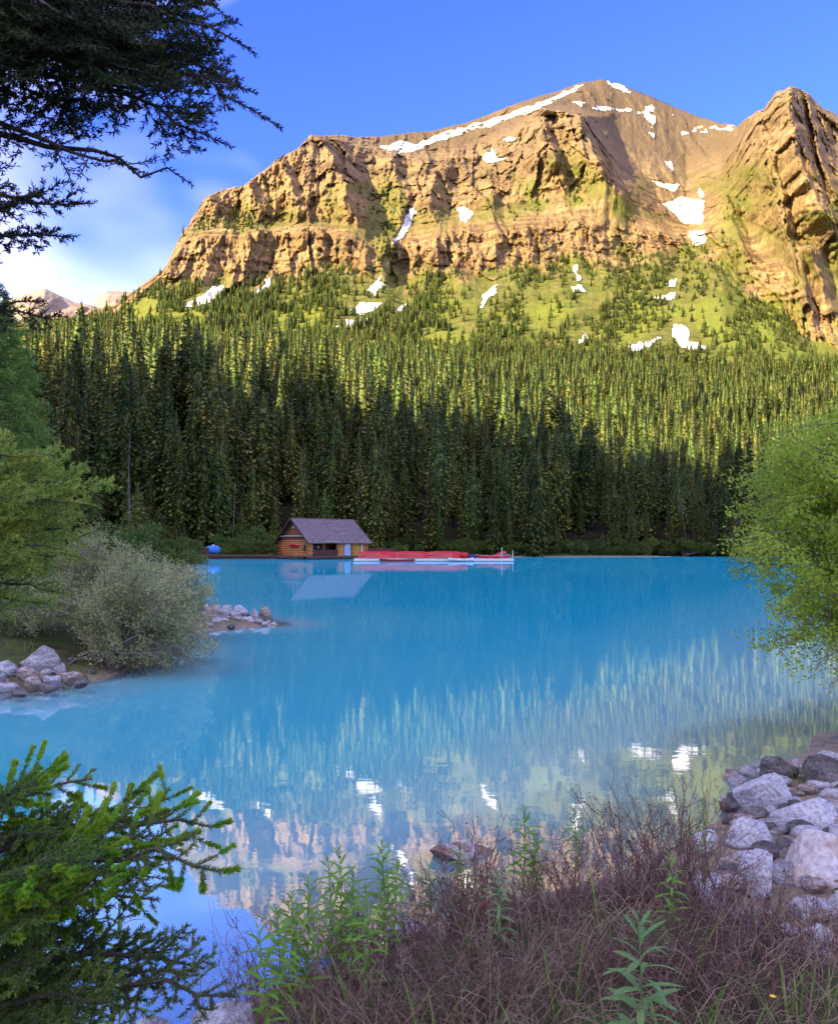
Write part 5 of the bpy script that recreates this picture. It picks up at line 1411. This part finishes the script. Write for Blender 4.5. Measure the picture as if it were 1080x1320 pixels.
for k in range(9):
    b = gpt(g7.uniform(-6.4, -5.4), g7.uniform(14.2, 15.4)); e = P(g7.uniform(100, 265), g7.uniform(840, 872), g7.uniform(13.4, 14.8))
    ln.append((arc(b, e, g7.uniform(0.1, 0.45), 8, g7, 0.03), 0.014, 0.004))
branch_tubes(ln, 5).build('stems', M_WTWIG, t, True)
# tree of bright green leaves at the right edge
rt = thing('bright_green_tree', 'bright green leafy willow tree leaning over the water at the right edge', 'tree')
tb_ = gpt(6.3, 9.4)
trunk_line('trunk', rt, [tb_, tb_ + (-0.15, 0, 1.2), tb_ + (-0.5, 0, 2.3), tb_ + (-0.7, 0.1, 3.4)], [0.11, 0.09, 0.06, 0.02], M_WTWIG)
fork = [tb_ + (-0.1, 0, 0.9), tb_ + (-0.3, 0, 1.7), tb_ + (-0.5, 0, 2.3), tb_ + (-0.65, 0.1, 3.1)]
tg = in_poly([(1085, 540), (1040, 554), (988, 562), (964, 584), (956, 625), (938, 650), (942, 672), (924, 692), (930, 735), (950, 762), (978, 778), (990, 800), (1085, 800)], 110, 8.0, 10.2)
tg += in_poly([(1080, 550), (1300, 520), (1320, 820), (1080, 840)], 70, 8.2, 10.6)
tg += in_poly([(990, 790), (1080, 790), (1080, 850), (1010, 850), (965, 842)], 20, 8.0, 9.4)
shrub(rt, fork, tg, 54, 0.055, 0.025, M_BRIGHT, M_TWIG, 0.06, stem_r=0.011, twig=0.25, twigs=6, droop=0.15)
hg = thing('hanging_willow_branch', 'thin drooping leafy branch with pale catkins over the water at the right', 'branch')
shrub(hg, fork[:2], in_poly([(1040, 840), (1085, 830), (1085, 895), (1055, 880)], 12, 8.2, 9.2), 20, 0.04, 0.016, M_BRIGHT, M_WTWIG, 0.05, stem_r=0.012, twig=0.25, twigs=4, droop=0.5)

# ------------------------------------------------------------------ reddish brown twiggy shrubs on the near bank
M_RTWIG = simple_mat('reddish_brown_twigs', [(0.14, 0.068, 0.055), (0.28, 0.15, 0.12)], scale=9, rough=0.85, rnd=0.2)
M_GTWIG = simple_mat('grey_purple_dead_stems', [(0.14, 0.08, 0.05), (0.42, 0.29, 0.20)], scale=9, rough=0.9, rnd=0.2)
M_SEED = simple_mat('dark_seed_heads', [(0.045, 0.02, 0.02), (0.08, 0.035, 0.03)], scale=20, rough=0.9)
def strips(lines, n=3):
    V, Fc, c = [], [], 0
    an = np.arange(n) * 2 * math.pi / n
    for pts, r0, r1 in lines:
        k = len(pts)
        t_ = pts[-1] - pts[0]; t_ = t_ / (np.linalg.norm(t_) + 1e-9)
        a = np.cross(t_, (0.31, 0.9, 0.2)); a /= np.linalg.norm(a); b = np.cross(t_, a)
        r = np.linspace(r0, r1, k)
        V.append((pts[:, None] + r[:, None, None] * (a * np.cos(an)[:, None] + b * np.sin(an)[:, None])[None]).reshape(-1, 3))
        i = np.arange(k - 1)[:, None] * n; j = np.arange(n)[None]
        Fc.append((np.stack([i + j, i + (j + 1) % n, i + n + (j + 1) % n, i + n + j], -1).reshape(-1, 4)) + c); c += k * n
    return np.concatenate(V), np.concatenate(Fc)
def twig_shrub(label, u, ytop, d, w, stems, seed, mat=M_RTWIG, lean=0.0, name='twig_shrub', fan=0.35, heads=0.5):
    r = np.random.default_rng(seed)
    x0 = (u - CX) / F * d
    b0 = gpt(x0, d)
    top = P(u, ytop, d)[2]
    h = max(0.25, top - b0[2])
    t = thing(name, label, 'shrub', b0)
    ln, hd = [], []
    for k in range(stems):
        bx = np.array([r.normal(0, w * 0.4), r.normal(0, 0.18), -0.05])
        hh = h * r.uniform(0.45, 1.0) * (1 - 0.35 * min(1, abs(bx[0]) / (w * 0.9)))
        tip = bx + np.array([r.normal(lean, fan * hh), r.normal(0, fan * 0.7 * hh), hh])
        m_ = arc(bx, tip, 0.06 * hh, 7, r, 0.010)
        rad = r.uniform(0.0018, 0.0034)
        ln.append((m_, rad, rad * 0.45))
        for q in range(r.integers(3, 8)):
            s = r.uniform(0.3, 0.95)
            p = np.array([np.interp(s, np.linspace(0, 1, 7), m_[:, j]) for j in range(3)])
            dv = (tip - bx) / hh * 0.75 + r.normal(0, 0.42, 3); l_ = hh * (1 - s * 0.6) * r.uniform(0.15, 0.4)
            e = p + dv * l_
            tw = arc(p, e, 0.05 * l_, 4, r, 0.006)
            ln.append((tw, rad * 0.6, rad * 0.3))
            if r.random() < heads: hd.append(e)
            if r.random() < 0.6:
                e2 = tw[2] + (dv + r.normal(0, 0.5, 3)) * l_ * 0.45
                ln.append((np.array([tw[1], (tw[1] + e2) / 2 + r.normal(0, 0.006, 3), e2]), rad * 0.45, rad * 0.25))
    V, Fc = strips(ln)
    tag(link('stems', new_mesh('stems', V, Fc, [mat]), t), kind='stuff')
    if hd:
        hd = np.array(hd); hd = np.repeat(hd, 3, 0) + r.normal(0, 0.006, (len(hd) * 3, 3))
        V, Fc = leaf_cloud(hd, r.normal(size=hd.shape) + np.array([0, 0, 0.5]), 0.011, 0.007, r)
        tag(link('seed_heads', new_mesh('seed_heads', V, Fc, [M_SEED]), t), kind='stuff')
    return t
SHR = [(917, 955, 4.9, 0.04, 5, 'single tall dark dead stalk rising right of the seed headed shrubs'), (345, 1165, 3.75, 0.30, 40, 'leftmost low twiggy shrub beside the bright green fir'), (420, 1150, 3.9, 0.35, 50, 'twiggy shrub under the first two leafy stalks'), (500, 1120, 4.1, 0.40, 60, 'brown twiggy shrub below the tallest left leafy stalks'),
       (610, 1022, 4.6, 0.16, 34, 'narrow upright reddish shrub standing tallest at the middle of the bank'), (585, 1105, 4.3, 0.42, 60, 'spreading shrub left of the narrow upright one'), (665, 1085, 4.5, 0.40, 60, 'spreading shrub right of the narrow upright one'),
       (735, 1060, 4.7, 0.40, 55, 'open twiggy shrub at the middle right of the bank'), (815, 1000, 4.7, 0.30, 46, 'tall open shrub with dark seed heads against the yellow reflection'), (880, 985, 4.6, 0.26, 46, 'tallest seed headed shrub right of the yellow reflection'),
       (925, 1075, 4.2, 0.34, 50, 'dense reddish shrub in front of the pale boulders'), (985, 1130, 3.8, 0.30, 44, 'thin reddish shrub in front of the rust stained boulder'), (1045, 1120, 3.6, 0.26, 26, 'sparse dark shrub at the right edge before the big boulder'),
       (560, 1190, 3.4, 0.40, 60, 'grey brown shrub nearest the bottom middle'), (660, 1180, 3.4, 0.42, 64, 'dense brown shrub left of the big leafy plant'), (760, 1170, 3.5, 0.36, 56, 'dense brown shrub behind the big leafy plant'),
       (880, 1160, 3.5, 0.40, 60, 'dense reddish shrub right of the big leafy plant'), (450, 1230, 3.2, 0.36, 54, 'low grey brown shrub at the bottom left of the bank'), (960, 1210, 3.2, 0.36, 54, 'low reddish shrub at the bottom right of the bank')]
for k, (u, yt, d, w, st, lab) in enumerate(SHR):
    twig_shrub(lab, u, yt, d, w, int(st * 1.45), 500 + k, M_GTWIG if k in (1, 2, 13, 14, 17) else M_RTWIG, fan=0.06 if k == 0 else 0.20 if k == 4 else 0.33)
# the tangle of dead stems and dry grass under the shrubs
ln = []
gd = np.random.default_rng(600)
n_ = 1900
dd_ = gd.uniform(2.6, 4.9, n_); xx_ = (gd.uniform(300, 1130, n_) - CX) / F * dd_
on = lake_sd(xx_, dd_) > 0.0
dd_, xx_ = dd_[on], xx_[on]; zz_ = ground_z(xx_, dd_)
for x, d, z in zip(xx_, dd_, zz_):
    a = gd.uniform(0, 6.28); l_ = gd.uniform(0.10, 0.34); up = gd.uniform(0.2, 1.9) * l_
    b = np.array([x, d, z]); e = b + np.array([math.cos(a) * l_, math.sin(a) * l_ * 0.7, up * gd.uniform(0.2, 1)])
    ln.append((arc(b, e, gd.uniform(0.02, 0.4) * l_, 6, gd, 0.008), 0.0019, 0.0009))
V, Fc = strips(ln)
tag(link('dead_stems', new_mesh('dead_stems', V, Fc, [M_GTWIG]), None), 'tangle of dry grey purple stems covering the near bank', 'dead stems', kind='stuff')

# ------------------------------------------------------------------ leafy stalks, grass tufts
M_STALK = leaf_mat('fresh_green_leaves', (0.15, 0.30, 0.04), (0.25, 0.42, 0.06), transl=0.35, scale=8, rnd=0.22, hue=0.02)
M_STALK2 = leaf_mat('blue_green_leaves', (0.15, 0.28, 0.085), (0.24, 0.38, 0.12), transl=0.35, scale=8, rnd=0.15, hue=0.015)
def blade(L_, w, bend, k=7, lift=0.35):
    s = np.linspace(0, 1, k)
    x = L_ * s; z = lift * L_ * s - bend * L_ * s ** 2
    hw = w / 2 * np.sin(np.pi * np.clip(s * 0.94 + 0.06, 0, 1)) ** 0.8
    V = np.concatenate([np.c_[x, hw, z + 0.25 * hw], np.c_[x, 0 * s, z], np.c_[x, -hw, z + 0.25 * hw]])
    Fc = []
    for i in range(k - 1):
        Fc += [(i, i + 1, k + i + 1, k + i), (k + i, k + i + 1, 2 * k + i + 1, 2 * k + i)]
    return V, np.array(Fc)
BL = {}
for nm, mt in (('a', M_STALK), ('b', M_STALK2)):
    BL[nm] = [new_mesh('leaf', *blade(1.0, w, b, lift=l_), [mt], True) for w, b, l_ in ((0.17, 0.35, 0.45), (0.15, 0.6, 0.55), (0.19, 0.2, 0.4), (0.16, 0.8, 0.6))]
def stalk(label, u, ytop, d, ll, n, kind, seed, lean=0.0, cover=0.65, nm='leafy_stalk', extra=0.0):
    r = random.Random(seed)
    x0 = (u - CX) / F * d
    b0 = gpt(x0 - lean * 0.5, d)
    h = P(u, ytop, d)[2] - b0[2]
    t = thing(nm, label, 'plant', b0)
    pts = arc((0, 0, 0), (lean, r.uniform(-0.05, 0.05), h), 0, 7); pts[:, 0] += np.sin(np.linspace(0, 3, 7)) * 0.015
    m = MB(); m.tube(pts, np.linspace(0.004, 0.0015, 7), 6); m.build('stem', BL[kind][0].materials[0], t, True)
    for k in range(n):
        s = 1 - cover * (1 - k / n) ** 1.1
        p = np.array([np.interp(s, np.linspace(0, 1, 7), pts[:, j]) for j in range(3)])
        a = k * 2.4 + r.uniform(-0.3, 0.3)
        top = max(0, (s - 0.8) / 0.2)
        sc_ = ll * r.uniform(0.75, 1.1) * (1 - 0.62 * top) * (0.65 + 0.35 * min(1, (1 - s) * 4 + 0.5))
        o = link('leaf', BL[kind][r.randrange(4)], t, loc=p, scale=sc_)
        o.rotation_euler = (r.uniform(-0.3, 0.3), -0.75 * top + r.uniform(-0.1, 0.25), a)
    return t
ST = [(375, 1158, 4.15, 0.11, 40, 'a', 'leafy stalk between the first and second tall ones', 0.01), (450, 1128, 4.2, 0.11, 36, 'a', 'leafy stalk tucked in front of the bushy third one', 0.02), (470, 1150, 4.0, 0.10, 34, 'a', 'low leafy stalk below the tallest left one', 0.0), (358, 1172, 3.95, 0.115, 36, 'a', 'leafy stalk farthest left of the twiggy shrubs', 0.0), (392, 1140, 4.1, 0.11, 36, 'a', 'leafy stalk second from the left on the bank', 0.02), (436, 1103, 4.3, 0.115, 42, 'a', 'bushy leafy stalk third from the left on the bank', 0.0),
      (424, 1112, 4.4, 0.10, 34, 'a', 'thinner leafy stalk just behind the third one', -0.02), (492, 1090, 4.45, 0.12, 42, 'a', 'tallest of the left leafy stalks standing alone over the water', 0.0), (505, 1112, 4.55, 0.10, 30, 'a', 'leafy stalk leaning right behind the tallest left one', 0.05),
      (592, 1098, 4.7, 0.10, 28, 'a', 'small leafy stalk left of the narrow upright shrub', 0.0), (672, 1046, 4.9, 0.11, 38, 'a', 'leafy stalk right of the narrow upright shrub', 0.02), (684, 1082, 4.8, 0.10, 30, 'a', 'shorter leafy stalk leaning from the foot of the taller one', 0.06),
      (738, 1046, 5.0, 0.10, 30, 'b', 'pale leafy stalk at the middle right over the greenish water', 0.0), (552, 1122, 4.6, 0.10, 28, 'b', 'pale small leafy stalk at the middle of the shrubs', 0.0), (906, 1038, 4.9, 0.09, 26, 'a', 'leafy stalk among the tall seed headed shrubs', 0.0),
      (862, 1108, 4.4, 0.09, 24, 'a', 'leafy stalk low in the dense reddish shrub', 0.0), (340, 1196, 3.8, 0.10, 28, 'a', 'low leafy stalk at the water left of all others', -0.04), (640, 1128, 4.4, 0.09, 24, 'b', 'short leafy stalk under the narrow upright shrub', 0.0),
      (150, 1168, 2.75, 0.13, 26, 'b', 'leafy stalk with long narrow leaves between the fir boughs', 0.03)]
for k, (u, yt, d, ll, n, kd, lab, le) in enumerate(ST):
    stalk(lab, u, yt - 8, d - (0.5 if 3 < d < 4.6 else 0.1), ll * 1.05, int(n * 1.35), kd, 700 + k, le)
stalk('big blue green leafy plant in front of the shrubs at the bottom', 822, 1182, 2.55, 0.15, 42, 'b', 740, 0.0, cover=0.62, nm='leafy_plant')
M_GRASS = leaf_mat('grass_blades', (0.13, 0.22, 0.04), (0.24, 0.32, 0.06), transl=0.35, scale=5, rnd=0.2)
GB = [new_mesh('blade', *blade(1.0, w, b, 7, l_), [M_GRASS], True) for w, b, l_ in ((0.05, 0.5, 2.2), (0.045, 0.8, 2.6), (0.06, 0.3, 1.9))]
def tuft(label, u, ytop, d, n, seed, wide=0.05):
    r = random.Random(seed)
    b0 = gpt((u - CX) / F * d, d)
    h = max(0.12, P(u, ytop, d)[2] - b0[2])
    t = thing('grass_tuft', label, 'grass', b0)
    for k in range(n):
        s = h / 1.9 * r.uniform(0.55, 1.05)
        o = link('blade', GB[r.randrange(3)], t, loc=(r.gauss(0, wide), r.gauss(0, wide), -0.02), scale=(s * 0.8, s * 1.1, s))
        o.rotation_euler = (0, 0, r.uniform(0, 6.28))
for k, (u, yt, d, n, lab) in enumerate(((1062, 1215, 3.2, 16, 'bright grass tuft at the bottom right corner'), (1025, 1240, 3.0, 14, 'grass tuft left of the corner tuft at the bottom right'), (925, 1235, 3.1, 10, 'thin grass tuft in the reddish shrub right of the big plant'),
                                       (905, 1160, 3.6, 9, 'grass tuft behind the right side of the shrubs'), (1005, 1165, 3.9, 9, 'grass tuft in front of the upright pale boulder'), (1034, 975, 7.75, 14, 'grass growing between the two dark boulders at the water'),
                                       (990, 1080, 5.9, 14, 'mossy grass between the banded and the big boulder'), (970, 1270, 2.8, 10, 'short grass tuft at the bottom right of the shrubs'), (640, 1260, 2.9, 8, 'thin grass tuft at the bottom middle'), (560, 1240, 3.1, 10, 'grass tuft in the grey brown shrub at the bottom middle'), (470, 1215, 3.4, 10, 'grass tuft under the left leafy stalks'), (720, 1215, 3.3, 10, 'grass tuft left of the big leafy plant'), (880, 1265, 2.8, 12, 'grass tuft right beside the big leafy plant'), (780, 1130, 4.0, 9, 'grass tuft behind the big leafy plant'), (700, 1280, 2.75, 8, 'short grass tuft at the bottom left of the big plant'), (610, 1150, 4.0, 8, 'grass tuft at the foot of the narrow upright shrub'), (400, 1275, 3.2, 10, 'grass tuft at the bottom left of the bank'), (20, 822, 14.2, 40, 'green grass behind the largest left boulder'), (75, 835, 14.4, 40, 'green grass between the willow and the left boulders'), (100, 850, 13.8, 30, 'low green grass at the foot of the round willow bush'), (-10, 838, 13.9, 30, 'green grass at the left edge above the boulders'), (110, 862, 13.3, 24, 'grass at the water edge under the willow'))):
    tuft(lab, u, yt, d, n, 800 + k, 0.05 if d < 10 else 0.25)
t = thing('yellow_flower', 'small yellow flower low in the grass at the bottom right', 'flower', gpt((992 - CX) / F * 2.75, 2.75))
hz_ = P(992, 1286, 2.75)[2] - t.location[2]
MB().tube([(0, 0, 0), (0.01, 0, hz_)], 0.0018, 5).build('stem', M_GRASS, t)
pe = new_mesh('petal', *blade(0.014, 0.009, 0.2, 4, 0.3), [simple_mat('yellow_petals', [(0.7, 0.45, 0.02), (0.8, 0.55, 0.04)], scale=20)], True)
for k in range(6):
    link('petal', pe, t, loc=(0.01, 0, hz_), rot=(0, -0.3, k * 1.05))
